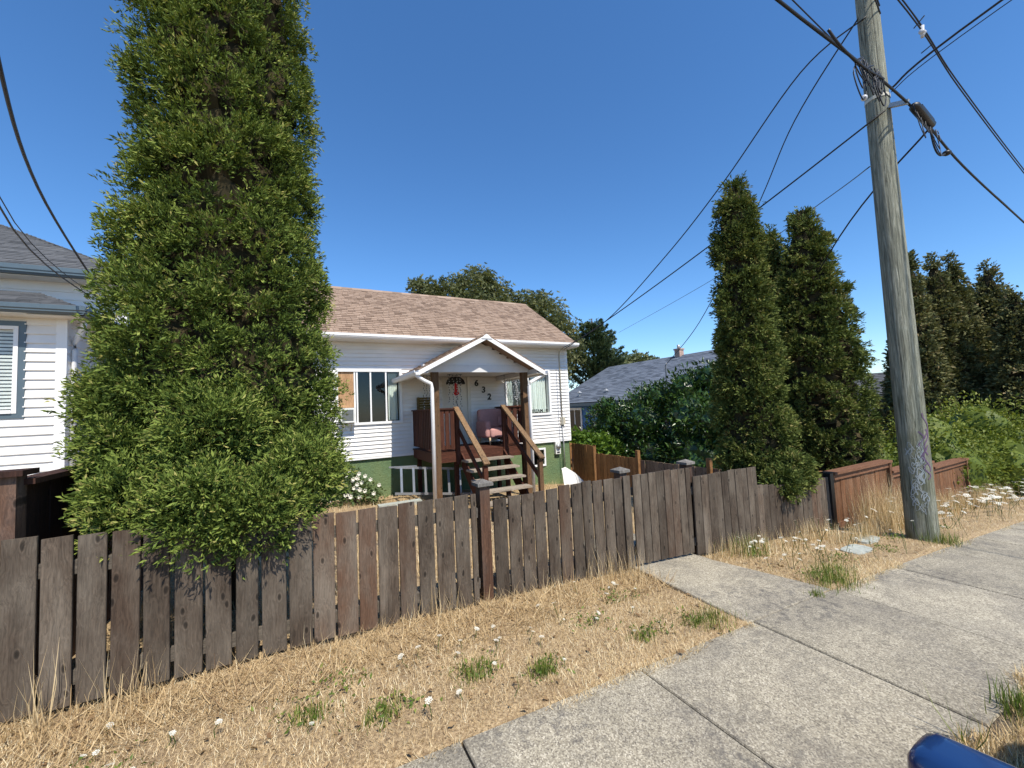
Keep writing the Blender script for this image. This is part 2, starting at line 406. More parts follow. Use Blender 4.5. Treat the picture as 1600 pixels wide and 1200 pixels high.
BLADE = (np.array([(-.5, 0, 0), (.5, 0, 0), (.38, .5, .10), (-.38, .5, .10), (0, 1, .38)], float), np.array([(0, 1, 2), (0, 2, 3), (3, 2, 4)]))

# ------------------------------------------------------------------ terrain heights
SX = [-40, -3, 0, 2, 4.5, 6.7, 10.6, 15, 30, 80]; SZ = [0.2, -1.61, -1.70, -1.77, -1.86, -1.97, -2.22, -2.52, -3.5, -6.]
FX = [-40, -3, 0, 2, 4.3, 5.6, 7.7, 10.6, 15, 30, 80]; FZ = [0.2, -1.64, -1.70, -1.775, -1.91, -2.02, -2.16, -2.36, -2.66, -3.6, -6.]
def sz(x): return np.interp(x, SX, SZ)
def fz(x): return np.interp(x, FX, FZ)
def bump(x, y): return 0.022 * np.sin(3.1 * x + 1.3 * y) * np.sin(2.3 * y - 1.7 * x + 1) + 0.012 * np.sin(7.3 * x - 2 * y) * np.cos(6.1 * y + x)
def path_w(x, y):
    return np.clip((np.maximum(np.abs(x - 3.83) - .62, 0) / .3), 0, 1) if True else 1
def gz(x, y):
    """height of the grassy ground"""
    x = np.asarray(x, float); y = np.asarray(y, float)
    t = np.clip((y - 2.15) / 1.35, 0, 1)
    z = sz(x) * (1 - t) + fz(x) * t - 0.035 * np.clip(y - 3.5, 0, 7)
    edge = np.clip((y - 2.15) / .25, 0, 1) * np.clip((60 - np.abs(x)) / 10, 0, 1)
    near = np.where(y < 4.8, path_w(x, y), 1.0)
    return z + bump(x, y) * edge * near - .012 * (1 - near) * np.clip((y - 2.15) / .1, 0, 1)
def terrain(x, y):
    z = gz(x, y)
    z = np.where((y > .87) & (y < 2.15), sz(x) - 0.07, z)
    z = np.where((np.abs(x - 3.83) < .5) & (y < 4.6) & (y > 2.1), z - .07, z)
    z = np.where(y < .34, sz(x) - 0.16, z)
    return z
xs = np.concatenate([np.linspace(-150, -12, 16), np.arange(-11, 20, .16), np.linspace(20.5, 60, 40), np.linspace(65, 400, 20)])
ys = np.concatenate([np.linspace(-150, -1, 14), [.335, .345, .6, .865, .875, 1.5, 2.145, 2.155], np.arange(2.27, 11, .15), np.linspace(11.5, 40, 30), np.linspace(50, 500, 16)])
GX, GY = np.meshgrid(xs, ys); GZ = terrain(GX, GY)
V = np.stack([GX, GY, GZ], -1).reshape(-1, 3); nx, ny = len(xs), len(ys)
ii = (np.arange(ny - 1)[:, None] * nx + np.arange(nx - 1)[None]).ravel()
F = np.stack([ii, ii + 1, ii + nx + 1, ii + nx], 1)
me = fast_mesh('ground', V, F, np.full(len(F), .5)); me.polygons.foreach_set('use_smooth', [True] * len(F))
struct(link('ground', me, 'ground'))

# road and kerb
mb = MB(); rx = list(np.arange(-60, 100, 2.0))
for a, b in zip(rx[:-1], rx[1:]):
    za, zb = float(sz(a)) - .13, float(sz(b)) - .13
    mb.add([(a, -9, za - .1), (b, -9, zb - .1), (b, .19, zb), (a, .19, za)], [(0, 1, 2, 3)])
struct(mb.build('road', 'asphalt'))
kerb = MB()
for a, b in zip(rx[:-1], rx[1:]):
    za, zb = float(sz(a)), float(sz(b))
    vs = [(a, .19, za - .3), (a, .34, za - .3), (a, .34, za + .01), (a, .21, za + .01), (a, .19, za - .02)]
    vs += [(b - .012, y, z - za + zb) for _, y, z in vs]
    kerb.add(vs, [(4, 3, 2, 1, 0), (5, 6, 7, 8, 9)] + [(i, (i + 1) % 5, 5 + (i + 1) % 5, 5 + i) for i in range(5)])
struct(kerb.build('kerb', 'concrete'))

# sidewalk: one slab per joint, and the path to the gate
walk = struct(tag(bpy.data.objects.new('sidewalk', None))); COL.objects.link(walk)
joints = [2.0 + 1.262 * k for k in range(-6, 26)]
def slab(parent, pts, th=.1, name='slab'):
    """slab with its edges rounded over; pts counter-clockwise with heights"""
    c = sum((Vector(p) for p in pts), Vector()) / len(pts)
    n = len(pts); top = []; lip = []
    for p in pts:
        p = Vector(p); d = (c - p); d.z = 0; d.normalize()
        top.append(p + d * .012); lip.append(p + d * .003 - Vector((0, 0, .009)))
    bot = [Vector(p) - Vector((0, 0, th)) for p in lip]
    vs = top + lip + bot
    fs = [tuple(range(n))] + [(n + i, n + (i + 1) % n, (i + 1) % n, i) for i in range(n)] + [(2 * n + i, 2 * n + (i + 1) % n, n + (i + 1) % n, n + i) for i in range(n)]
    return MB().add(vs, fs).build(name, 'concrete', parent)
for a, b in zip(joints[:-1], joints[1:]):
    dz = random.uniform(-.004, .004)
    slab(walk, [(a + .004, .87, sz(a) + dz), (b - .004, .87, sz(b) + dz), (b - .004, 2.15, sz(b) + dz), (a + .004, 2.15, sz(a) + dz)])
path = struct(tag(bpy.data.objects.new('path', None))); COL.objects.link(path)
slab(path, [(3.20, 2.152, sz(3.2) + .004), (4.49, 2.152, sz(4.49) + .004), (4.33, 3.30, fz(4.33) + .02), (3.30, 3.30, fz(3.3) + .02)])
slab(path, [(3.30, 3.308, fz(3.3) + .02), (4.33, 3.308, fz(4.33) + .02), (4.3, 4.6, fz(4.3) + .02), (3.3, 4.6, fz(3.3) + .02)])

# ------------------------------------------------------------------ houses
def shingles(name, mat, parent, O, U, Vv, vlen, ul, ur, expo=.14, wid=.30, th=.012):
    """overlapping tabs on a roof plane; u-range given as functions of v"""
    O = Vector(O); U = Vector(U).normalized(); Vv = Vector(Vv).normalized(); N = U.cross(Vv)
    mb = MB()
    # underlay
    q = [O + U * ul(0), O + U * ur(0), O + U * ur(vlen) + Vv * vlen, O + U * ul(vlen) + Vv * vlen]
    mb.add([p - N * .006 for p in q] + [p - N * .05 for p in q], [(0, 1, 2, 3), (7, 6, 5, 4), (0, 4, 5, 1), (1, 5, 6, 2), (2, 6, 7, 3), (3, 7, 4, 0)], .2)
    nv = int(math.ceil(vlen / expo))
    for i in range(nv):
        v0 = i * expo; v1 = min(vlen, v0 + expo * 1.25); vt = min(vlen, v0 + expo)
        a, b = ul(v0), ur(v0); u = a - random.random() * wid
        while u < b:
            w = wid * random.uniform(.75, 1.2); u0, u1 = max(u, a) + .003, min(u + w, b) - .003
            u += w
            if u1 - u0 < .02: continue
            t = th * random.uniform(.7, 1.25); jit = random.uniform(-.008, .004)
            t0, t1 = max(u0, ul(v1)), min(u1, ur(v1))
            if t1 < t0: t0 = t1 = (t0 + t1) / 2
            P = [O + U * u0 + Vv * (v0 + jit), O + U * u1 + Vv * (v0 + jit), O + U * t1 + Vv * v1, O + U * t0 + Vv * v1]
            top = [P[0] + N * t, P[1] + N * t, P[2] + N * .001, P[3] + N * .001]
            bot = [P[0] - N * .004, P[1] - N * .004]
            mb.add(top + bot, [(0, 1, 2, 3), (4, 5, 1, 0), (5, 2, 1), (4, 0, 3)], random.choice((.12, .55, .62, .7, .8)) + random.uniform(-.1, .12))
    return tag(mb.build(name, mat, parent, attr=True), kind='stuff')

def clap(parent, mat, p0, du, length, z0, z1, pitch, out, holes=(), proud=.034, name='siding_board'):
    """lap siding: each course its own wedge, cut round the openings. du unit vector along the wall, out = outward normal"""
    p0 = Vector(p0); du = Vector(du); out = Vector(out)
    z = z0
    while z < z1 - .01:
        zt = min(z + pitch, z1)
        cuts = [(0.0, length)]
        for (a, b, c, d) in holes:
            if zt > c + .01 and z < d - .01:
                nw = []
                for s, e in cuts:
                    if b <= s or a >= e: nw.append((s, e)); continue
                    if a > s: nw.append((s, a))
                    if b < e: nw.append((b, e))
                cuts = nw
        for s, e in cuts:
            if e - s < .02: continue
            zz = Vector((0, 0, z)); zh = Vector((0, 0, zt + .006))
            A = p0 + du * s
            pr = [A + zz, A + zz + out * proud, A + zz + out * (proud + .001) + Vector((0, 0, .012)), A + zh + out * .003, A + zh]
            MB().prism(pr, du * (e - s)).build(name, mat, parent)
        z = zt

def frame(parent, x0, x1, z0, z1, y, w=.06, d=.05, mat='trim', name='window_frame'):
    mb = MB()
    mb.box(x0 - w, x0, y - d, y + .02, z0 - w, z1 + w); mb.box(x1, x1 + w, y - d, y + .02, z0 - w, z1 + w)
    mb.box(x0, x1, y - d, y + .02, z1, z1 + w); mb.box(x0, x1, y - d - .015, y + .02, z0 - w, z0)
    return mb.build(name, mat, parent)

# ---- the white bungalow
HY, HX0, HX1 = 10.5, -0.95, 7.53
SB, ST = -1.02, 1.80            # siding bottom and top
house = thing('bungalow_house', 'white sided bungalow with brown shingle roof, green foundation and front porch', 'house')
base = MB()
fb = [(HX0 + .03, HY + .03), (HX1 - .03, HY + .03), (HX1 - .03, HY + 5.07), (HX0 + .03, HY + 5.07)]
B = MB()
bx0, bx1, bz0, bz1 = 6.07, 6.60, -1.76, -1.22
B.box(HX0 + .03, bx0, HY + .03, HY + .25, -3.0, SB + .02); B.box(bx1, HX1 - .03, HY + .03, HY + .25, -3.0, SB + .02)
B.box(bx0, bx1, HY + .03, HY + .25, -3.0, bz0); B.box(bx0, bx1, HY + .03, HY + .25, bz1, SB + .02)
B.box(HX0 + .03, HX0 + .25, HY + .25, HY + 5.07, -3.0, SB + .02); B.box(HX1 - .25, HX1 - .03, HY + .25, HY + 5.07, -3.0, SB + .02)
B.box(HX0 + .25, HX1 - .25, HY + 4.85, HY + 5.07, -3.0, SB + .02)
B.build('foundation', 'stucco', house)
# openings: left window, door, right window
W1 = (0.84, 2.29, -0.17, 1.07); DR = (3.47, 4.17, -0.90, 1.10); W2 = (5.36, 6.80, -0.17, 1.07)
wall = MB()
cuts = [(HX0, W1[0], None), (W1[0], W1[1], W1), (W1[1], DR[0], None), (DR[0], DR[1], DR), (DR[1], W2[0], None), (W2[0], W2[1], W2), (W2[1], HX1, None)]
for a, b, o in cuts:
    if o is None: wall.box(a, b, HY, HY + .12, SB, ST + .12)
    else:
        wall.box(a, b, HY, HY + .12, o[3], ST + .12)
        if o[2] > SB: wall.box(a, b, HY, HY + .12, SB, o[2])
fwall = wall.build('front_wall', 'siding', house)
holes = [(o[0] - HX0 - .05, o[1] - HX0 + .05, o[2] - .05, o[3] + .05) for o in (W1, DR, W2)]
clap(fwall, 'siding', (HX0, HY, 0), (1, 0, 0), HX1 - HX0, SB, ST + .1, .098, (0, -1, 0), holes)
sw = MB(); sw.box(HX1 - .12, HX1, HY + .12, HY + 5.1, SB, ST + .12); sw.prism([(HX1 - .12, HY + .1, ST + .12), (HX1 - .12, HY + 5.0, ST + .12), (HX1 - .12, HY + 2.55, ST + 1.7)], (.12, 0, 0))
swall = sw.build('right_wall', 'siding', house)
clap(swall, 'siding', (HX1, HY, 0), (0, 1, 0), 5.1, SB, ST + .1, .098, (1, 0, 0))
sw = MB(); sw.box(HX0, HX0 + .12, HY + .12, HY + 5.1, SB, ST + .12); sw.prism([(HX0, HY + .1, ST + .12), (HX0, HY + 5.0, ST + .12), (HX0, HY + 2.55, ST + 1.7)], (.12, 0, 0))
lw = sw.build('left_wall', 'siding', house)
clap(lw, 'siding', (HX0, HY + 5.1, 0), (0, -1, 0), 5.1, SB, ST + .1, .098, (-1, 0, 0))
MB().box(HX0 + .12, HX1 - .12, HY + 4.98, HY + 5.1, SB, ST + .12).build('back_wall', 'siding', house)
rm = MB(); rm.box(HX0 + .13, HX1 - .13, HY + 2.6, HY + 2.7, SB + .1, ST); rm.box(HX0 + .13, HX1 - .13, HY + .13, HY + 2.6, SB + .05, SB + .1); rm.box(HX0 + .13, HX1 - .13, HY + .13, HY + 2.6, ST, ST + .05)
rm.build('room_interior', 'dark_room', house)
cb = MB(); cb.box(HX1 - .09, HX1 + .022, HY - .022, HY - .0, SB, ST + .1); cb.box(HX1 + .0, HX1 + .022, HY, HY + .09, SB, ST + .1); cb.build('corner_board', 'trim', house)
cb = MB(); cb.box(HX0 - .022, HX0 + .09, HY - .022, HY, SB, ST + .1); cb.build('corner_board', 'trim', house)
MB().box(HX0 - .01, HX1 + .01, HY - .03, HY + .02, SB - .05, SB).build('base_flashing', 'trim', house)
# frieze above window height, roof, gutter
EY, EZ, RY, RZ = 10.06, 1.93, 13.1, 3.90
RL, RR = HX0 - .25, HX1 + .13
sl = math.hypot(RY - EY, RZ - EZ)
roof = shingles('roof_shingles', 'roof', house, (0, EY, EZ), (1, 0, 0), (0, RY - EY, RZ - EZ), sl, lambda v: RL, lambda v: RR, .135, .17, .018)
shingles('roof_shingles', 'roof', house, (0, 2 * RY - EY, EZ), (-1, 0, 0), (0, -(RY - EY), RZ - EZ), sl, lambda v: -RR, lambda v: -RL, .135, .33)
rc = MB()
x = RL
while x < RR:
    x2 = min(x + .3, RR); t = .012 * random.random()
    rc.add([(x, RY - .13, RZ - .065), (x2, RY - .13, RZ - .065), (x2, RY, RZ + .028 + t), (x, RY, RZ + .028 + t), (x2, RY + .13, RZ - .065), (x, RY + .13, RZ - .065)], [(0, 1, 2, 3), (3, 2, 4, 5)], random.random()); x = x2
tag(rc.build('ridge_cap', 'roof', house, attr=True), kind='stuff')
MB().box(RL, RR, EY + .02, HY + .02, 1.80, 1.815).build('soffit', 'soffit', house)
MB().box(RL, RR, EY + .0, EY + .02, 1.80, 1.90).build('fascia', 'trim', house)
def gutter(parent, p, q, outv, h=.11, w=.11, mat='trim'):
    p = Vector(p); q = Vector(q); o = Vector(outv); Z = Vector((0, 0, 1))
    pr = [p, p + o * (w * .6) - Z * 0, p + o * w + Z * h * .5, p + o * w + Z * h, p + o * (w - .012) + Z * h, p + o * (w - .015) + Z * .03, p + o * .012 + Z * .02, p + o * .012 + Z * h, p + Z * h]
    return MB().prism(pr, q - p).build('gutter', mat, parent)
gutter(house, (RL, EY - .002, EZ - .12), (RR, EY - .002, EZ - .12), (0, -1, 0))
for xx in (RL, RR - .03):
    MB().prism([(xx, EY, EZ - .12), (xx, RY, RZ - .12), (xx, RY, RZ - .02), (xx, EY, EZ - .02)], (.03, 0, 0)).build('rake_board', 'trim', house)
    MB().prism([(xx, 2 * RY - EY, EZ - .12), (xx, RY + .002, RZ - .12), (xx, RY + .002, RZ - .02), (xx, 2 * RY - EY, EZ - .02)], (.03, 0, 0)).build('rake_board', 'trim', house)
# windows
def pane(parent, x0, x1, z0, z1, y): return MB().box(x0, x1, y, y + .006, z0, z1).build('pane', 'pane', parent)
w = tag(frame(house, *W1, HY, name='window'), 'wide white framed window, one bay boarded with plywood')
for xm in (1.215, 1.27, 1.585, 1.955): MB().box(xm - .018, xm + .018, HY - .035, HY + .01, W1[2], W1[3]).build('mullion', 'trim', w)
MB().box(W1[0] + .003, 1.195, HY - .012, HY + .006, .20, W1[3] - .003).build('plywood_panel', 'ply', w)
for a, b in ((1.29, 1.566), (1.604, 1.936), (1.974, W1[1])): pane(w, a + .001, b - .001, W1[2], W1[3], HY + .012)
w2 = frame(house, *W2, HY, name='window')
MB().box(6.06, 6.10, HY - .035, HY + .01, W2[2], W2[3]).build('mullion', 'trim', w2)
pane(w2, W2[0], 6.06, W2[2], W2[3], HY + .012); pane(w2, 6.10, W2[1], W2[2], W2[3], HY + .012)
bw = frame(house, bx0 + .05, bx1 - .05, bz0 + .05, bz1 - .05, HY + .03, .05, .03, name='basement_window'); pane(bw, bx0 + .05, bx1 - .05, bz0 + .05, bz1 - .05, HY + .04)
# door with fan light
d = MB(); 
dc = ((DR[0] + DR[1]) / 2, .74)
n = 14; arc = [(dc[0] + .27 * math.cos(math.pi * k / n), dc[1] + .21 * math.sin(math.pi * k / n)) for k in range(n + 1)]
x0, x1, zt = DR[0] + .03, DR[1] - .03, DR[3] - .03
d.box(x0, x1, HY + .03, HY + .07, DR[2], dc[1])
for k in range(n):
    (ax, az), (bx, bz) = arc[k], arc[k + 1]
    def edge(px, pz):
        if k < n / 2: return (x1 if abs(px - dc[0]) > .13 else px, zt if abs(px - dc[0]) <= .2 else pz)
        return (x0 if abs(px - dc[0]) > .13 else px, zt if abs(px - dc[0]) <= .2 else pz)
    d.prism([(ax, HY + .03, az), (ax, HY + .03, zt), (bx, HY + .03, zt), (bx, HY + .03, bz)], (0, .04, 0))
d.box(x0, arc[-1][0], HY + .03, HY + .07, dc[1], zt); d.box(arc[0][0], x1, HY + .03, HY + .07, dc[1], zt)
door = d.build('door', 'door', house)
g = MB(); g.prism([(a, HY + .055, z) for a, z in arc], (0, .006, 0)); g.build('fan_light_pane', 'pane', door)
sp = MB()
for an in (30, 60, 90, 120, 150): sp.bar((dc[0], HY + .045, dc[1]), (dc[0] + .265 * math.cos(R(an)), HY + .045, dc[1] + .205 * math.sin(R(an))), .016, .014, (0, 1, 0))
sp.tube([(a, HY + .04, z) for a, z in arc], .014, 5); sp.bar((arc[0][0], HY + .04, dc[1]), (arc[-1][0], HY + .04, dc[1]), .02, .02, (0, 1, 0)); sp.ball((dc[0], HY + .045, dc[1] + .02), .05, 8, 5)
sp.build('fan_light_muntin', 'black', door)
kn = MB(); kn.tube([(x0 + .06, HY + .03, -.02), (x0 + .06, HY - .03, -.02)], .012, 8); kn.ball((x0 + .06, HY - .035, -.02), .03); kn.build('door_knob', 'metal_grey', door, True)
dt = MB(); dt.box(DR[0] - .06, DR[0] + .03, HY - .03, HY + .06, DR[2], DR[3] + .06); dt.box(DR[1] - .03, DR[1] + .06, HY - .03, HY + .06, DR[2], DR[3] + .06); dt.box(DR[0] + .03, DR[1] - .03, HY - .03, HY + .06, DR[3] - .03, DR[3] + .06); dt.build('door_frame', 'door', house)
# text helper
def text(name, body, size, mat, parent, loc, rot=(R(90), 0, 0), ext=.006):
    cu = bpy.data.curves.new(name, 'FONT'); cu.body = body; cu.size = size; cu.extrude = ext; cu.align_x = 'CENTER'; cu.offset = size * .032
    o = bpy.data.objects.new('tmp_text', cu); COL.objects.link(o)
    me = bpy.data.meshes.new_from_object(o.evaluated_get(bpy.context.evaluated_depsgraph_get())); me.name = name
    bpy.data.objects.remove(o)
    me.materials.clear()
    r = link(name, me, mat, parent, loc); r.rotation_euler = rot
    return r
for ch, x, z in (('6', 4.40, .68), ('3', 4.61, .49), ('2', 4.78, .29)): text('house_number', ch, .235, 'black', house, (x, HY - .05, z), (R(90), R(4), 0))
# porch roof
PG, PL, PR_, PZ, PK, PX = 8.18, 2.19, 5.23, .89, 1.69, 3.735
def psl(side):
    ex = PL if side < 0 else PR_
    L = math.hypot(PX - ex, PK - PZ); ang = (PX - ex, PK - PZ)
    O = (ex, PG if side < 0 else HY + .0, PZ)
    if side < 0: return shingles('porch_roof_shingles', 'roof', house, (ex, HY - .02, PZ), (0, -1, 0), (PX - ex, 0, PK - PZ), L, lambda v: 0, lambda v: HY - .02 - PG, .135, .17, .018)
    return shingles('porch_roof_shingles', 'roof', house, (ex, PG, PZ), (0, 1, 0), (PX - ex, 0, PK - PZ), L, lambda v: 0, lambda v: HY - .02 - PG, .135, .27)
psl(-1); psl(1)
for ex, s in ((PL, 1), (PR_, -1)):
    bb = MB(); Y0 = PG - .004
    bb.prism([(ex, Y0, PZ - .12), (PX, Y0, PK - .12), (PX, Y0, PK - .02), (ex, Y0, PZ - .02)], (0, .03, 0)); bb.build('porch_barge_board', 'trim', house)
mbp = MB(); mbp.prism([(PX - .13, PG - .02, PK - .105), (PX + .13, PG - .02, PK - .105), (PX + .05, PG - .02, PK - .03), (PX, PG - .02, PK), (PX - .05, PG - .02, PK - .03)], (0, .02, 0)); mbp.build('apex_block', 'trim', house)
gy = 8.63
tri = MB(); tri.prism([(PL + .16, gy, PZ + .0), (PR_ - .16, gy, PZ), (PX, gy, PK - .10)], (0, .06, 0)); tri.build('porch_gable', 'siding', house)
zc = PZ + .12
while zc < PK - .22:
    hw = (PK - .1 - zc) / (PK - .1 - PZ) * (PR_ - PL - .32) / 2
    MB().prism([(PX - hw, gy, zc), (PX - hw, gy - .014, zc), (PX - hw + .06, gy - .003, zc + .1), (PX - hw + .06, gy, zc + .1)], (2 * hw - .06, 0, 0)).build('siding_board', 'siding', house); zc += .098
bm_ = MB(); bm_.box(PL + .2, PR_ - .2, gy - .03, gy + .09, .875, 1.045); bm_.build('porch_beam', 'beam', house)
cl = MB(); cl.box(PL + .2, PR_ - .2, gy + .09, HY - .02, .94, .955); cl.build('porch_ceiling', 'soffit', house)
for a, b in ((PL, PL + .2), (PR_ - .2, PR_)): MB().box(a, b, PG + .03, HY - .02, .80 + .015, .83).build('porch_soffit', 'soffit', house)
for xx in (PL + .19, PR_ - .21): MB().box(xx, xx + .02, PG + .05, HY - .02, .83, .93).build('porch_frieze', 'beam', house)
gutter(house, (PL + .003, HY - .05, PZ - .115), (PL + .003, PG, PZ - .115), (-1, 0, 0), .1, .1)
gutter(house, (PR_ - .003, PG, PZ - .115), (PR_ - .003, HY - .05, PZ - .115), (1, 0, 0), .1, .1)
def spout(pts, name='downspout', w=.075, mat='trim', par=None):
    m = MB()
    m.tube(pts, w * .55, 8); return m.build(name, mat, par or house, True)
spout([(PL - .04, PG + .06, .83), (PL - .03, PG + .07, .76), (PL + .13, PG + .09, .66), (PL + .27, PG + .1, .60), (PL + .29, PG + .1, .50), (PL + .28, PG + .1, -2.02)])
spout([(PR_ + .03, PG + .06, .83), (PR_ + .02, PG + .07, .77), (PR_ - .20, PG + .09, .68), (PR_ - .36, PG + .1, .61), (PR_ - .40, PG + .1, .52), (PR_ - .40, PG + .1, -2.15)])
for xx in (2.66, 4.91): MB().box(xx - .072, xx + .072, gy - .035, gy + .105, -2.45, .874).build('porch_post', 'post', house)
# deck, rails, stairs
DZ, DF, DX0, DX1 = -.90, 8.74, 2.60, 5.02
for k in range(12):
    a = DF + .02 + k * (HY - .03 - DF) / 12; MB().box(DX0 - .02, DX1 + .02, a, a + (HY - .03 - DF) / 12 - .006, DZ - .035, DZ).build('deck_board', 'deck_x', house)
sk = MB(); sk.box(DX0, DX1, DF, DF + .035, DZ - .23, DZ - .037); sk.box(DX0, DX0 + .035, DF + .035, HY - .03, DZ - .23, DZ - .037); sk.box(DX1 - .035, DX1, DF + .035, HY - .03, DZ - .23, DZ - .037); sk.build('deck_skirt', 'deck_x', house)
for xx, yy in ((DX0 + .1, DF + .1), (DX1 - .1, DF + .1), (3.16, DF + .1), (4.45, DF + .1), (DX0 + .1, HY - .2), (DX1 - .1, HY - .2)): MB().box(xx - .045, xx + .045, yy - .045, yy + .045, -2.45, DZ - .04).build('deck_support', 'deck', house)
def railing(p, q, n, off=.0):
    p = Vector(p); q = Vector(q)
    rl = MB(); Z = Vector((0, 0, 1))
    rl.bar(p + Z * .96, q + Z * .96, .13, .035); par = rl.build('railing', 'deck_x', house)
    MB().bar(p + Z * .90, q + Z * .90, .035, .085).build('top_rail', 'deck_x', par)
    MB().bar(p + Z * .10, q + Z * .10, .04, .085).build('bottom_rail', 'deck_x', par)
    for k in range(n):
        c = p + (q - p) * ((k + .5) / n); t = (q - p).normalized()
        nrm = t.cross(Z) * .028
        MB().bar(c + nrm + Z * .06, c + nrm + Z * .945, .02 if abs(t.y) > .5 else .095, .095 if abs(t.y) > .5 else .02, (0, 1, 0)).build('baluster', 'deck', par)
railing((DX0 + .03, HY - .06, DZ), (DX0 + .03, DF + .1, DZ), 11)
railing((DX0 + .16, DF + .04, DZ), (3.12, DF + .04, DZ), 3)
railing((4.42, DF + .04, DZ), (DX1 - .1, DF + .04, DZ), 3)
railing((DX1 - .03, DF + .1, DZ), (DX1 - .03, HY - .06, DZ), 11)
for xx in (3.17, 4.37): MB().box(xx - .048, xx + .048, DF - .03, DF + .066, -1.2, DZ + .94).build('newel_post', 'deck', house)
NT = 5; SXL, SXR = 3.24, 4.34
st = MB()
for xx in (SXL, SXR - .04): stairs = MB().prism([(xx, 8.72, DZ - .05), (xx, 7.42, -2.0), (xx, 7.42, -2.35), (xx, 8.72, DZ - .36)], (.04, 0, 0)).build('stair_stringer', 'deck', house)
for k in range(NT):
    y = 8.60 - .265 * (k + .5) + .0; z = DZ - .185 - .185 * k
    for j in range(2): MB().box(SXL - .05, SXR + .03, y - .135 + j * .137, y - .135 + j * .137 + .132, z - .04, z).build('tread', 'tread', stairs)
for xx, nm in ((3.235, 0), (4.50, 1)):
    MB().box(xx - .045, xx + .045, 7.36, 7.45, -2.4, -1.10).build('newel_post', 'post' if nm else 'deck', house)
    xs_ = 3.17 if nm == 0 else 4.37
    MB().bar((xs_, 8.80, .09), (xx, 7.30, -1.06), .125, .038).build('handrail', 'handrail', house)
    MB().bar((xs_ + (.03), 8.74, -.42), (xx + .03, 7.45, -1.5), .038, .09).build('lower_rail', 'deck', house)
# meter, conduit, light box on the right corner
mt = MB(); mt.box(6.92, 7.10, HY - .07, HY + .028, -1.44, -1.06); met = mt.build('meter_box', 'ac_white', house)
md = MB(); md.tube([(7.01, HY - .07, -1.2), (7.01, HY - .13, -1.2)], .075, 14); md.build('meter_dial', 'metal_grey', met, True)
MB().box(6.96, 7.06, HY - .078, HY - .068, -1.41, -1.37).build('meter_plate', 'black', met)
cn = MB(); cn.tube([(7.16, HY - .30, 1.74), (7.20, HY - .12, 1.70), (7.235, HY - .05, 1.55), (7.235, HY - .035, -.55)], .02, 8); cn.build('conduit', 'conduit', house, True)
MB().box(7.17, 7.31, HY - .10, HY - .016, -.56, -.33).build('junction_box', 'conduit', house)
cn = MB(); cn.tube([(7.24, HY - .04, -.56), (7.25, HY - .04, -1.9)], .016, 8); cn.build('conduit', 'metal_grey', house, True)

# ---- things about the porch
ac = thing('air_conditioner', 'white window air conditioner under the plywood board', 'air conditioner')
MB().box(.86, 1.19, HY - .27, HY + .1, -.155, .19).build('case', 'ac_white', ac)
gb = MB(); gb.box(.90, 1.15, HY - .276, HY - .271, -.11, .15); gr = gb.build('grille', 'ac_grille', ac)
for k in range(11): MB().box(.905, 1.145, HY - .284, HY - .277, -.098 + k * .0225, -.088 + k * .0225).build('slat', 'ac_grille', gr)
for xx in (.92, 1.12): MB().bar((xx, HY - .22, -.165), (xx, HY - .02, -.36), .025, .02).build('bracket', 'conduit', ac)

def curtain(x0, x1, y, z0, z1, label, n=26, amp=.03):
    mb = MB(); vs = []; fs = []
    for i in range(n * 4 + 1):
        u = i / (n * 4); x = x0 + (x1 - x0) * u
        yy = y + amp * math.sin(u * n * 1.7) + .4 * amp * math.sin(u * n * 4.1 + 1)
        vs += [(x, yy, z0), (x, yy * .4 + y * .6, z1), (x, yy + .004, z0), (x, yy * .4 + y * .6 + .004, z1)]
    for i in range(n * 4):
        a = 4 * i; fs += [(a, a + 4, a + 5, a + 1), (a + 2, a + 3, a + 7, a + 6)]
    mb.add(vs, fs); o = mb.build('curtain', 'curtain', None, True); return tag(o, label, 'curtain')
curtain(6.28, 6.78, HY + .14, -.15, 1.05, 'pale curtain behind the glass of the window right of the porch')
curtain(5.38, 5.62, HY + .14, -.15, 1.05, 'pale curtain hanging behind the porch window pane')
curtain(2.05, 2.27, HY + .2, -.15, 1.05, 'grey curtain at the right end of the plywood patched window')
MB()
t = text('window_lettering', 'DREAM 10', .135, 'black', None, (6.44, HY + .006, -.145), ext=.001)
tag(t, 'black lettering reading DREAM along the bottom of the right window', 'lettering')

# armchair
ch = thing('armchair', 'pink upholstered armchair on the porch deck', 'armchair')
def cushion(x0, x1, y0, y1, z0, z1, r, name, par, mat='pink'):
    bm = bmesh.new(); bmesh.ops.create_cube(bm, size=1)
    for v in bm.verts: v.co = ((x0 + x1) / 2 + v.co.x * (x1 - x0), (y0 + y1) / 2 + v.co.y * (y1 - y0), (z0 + z1) / 2 + v.co.z * (z1 - z0))
    bmesh.ops.bevel(bm, geom=bm.edges[:], offset=r, segments=4, profile=.5, affect='EDGES')
    me = bpy.data.meshes.new(name); bm.to_mesh(me); bm.free(); me.polygons.foreach_set('use_smooth', [True] * len(me.polygons))
    return link(name, me, mat, par)
cushion(4.30, 4.97, 9.38, 10.05, -.72, -.47, .06, 'seat', ch)
bk = cushion(4.26, 4.98, 10.02, 10.22, -.70, .02, .08, 'backrest', ch); 
cushion(4.20, 4.36, 9.46, 10.15, -.72, -.28, .07, 'arm', ch); cushion(4.90, 5.06 - .08, 9.46, 10.15, -.72, -.28, .04, 'arm', ch)
cushion(4.78, 4.96, 9.9, 10.02, -.46, -.18, .05, 'cushion', ch)
for xx in (4.30, 4.92):
    for yy in (9.46, 10.1): lg = MB(); lg.tube([(xx, yy, -.71), (xx, yy - .01, DZ)], [.028, .016], 10); lg.build('leg', 'chair_leg', ch, True)

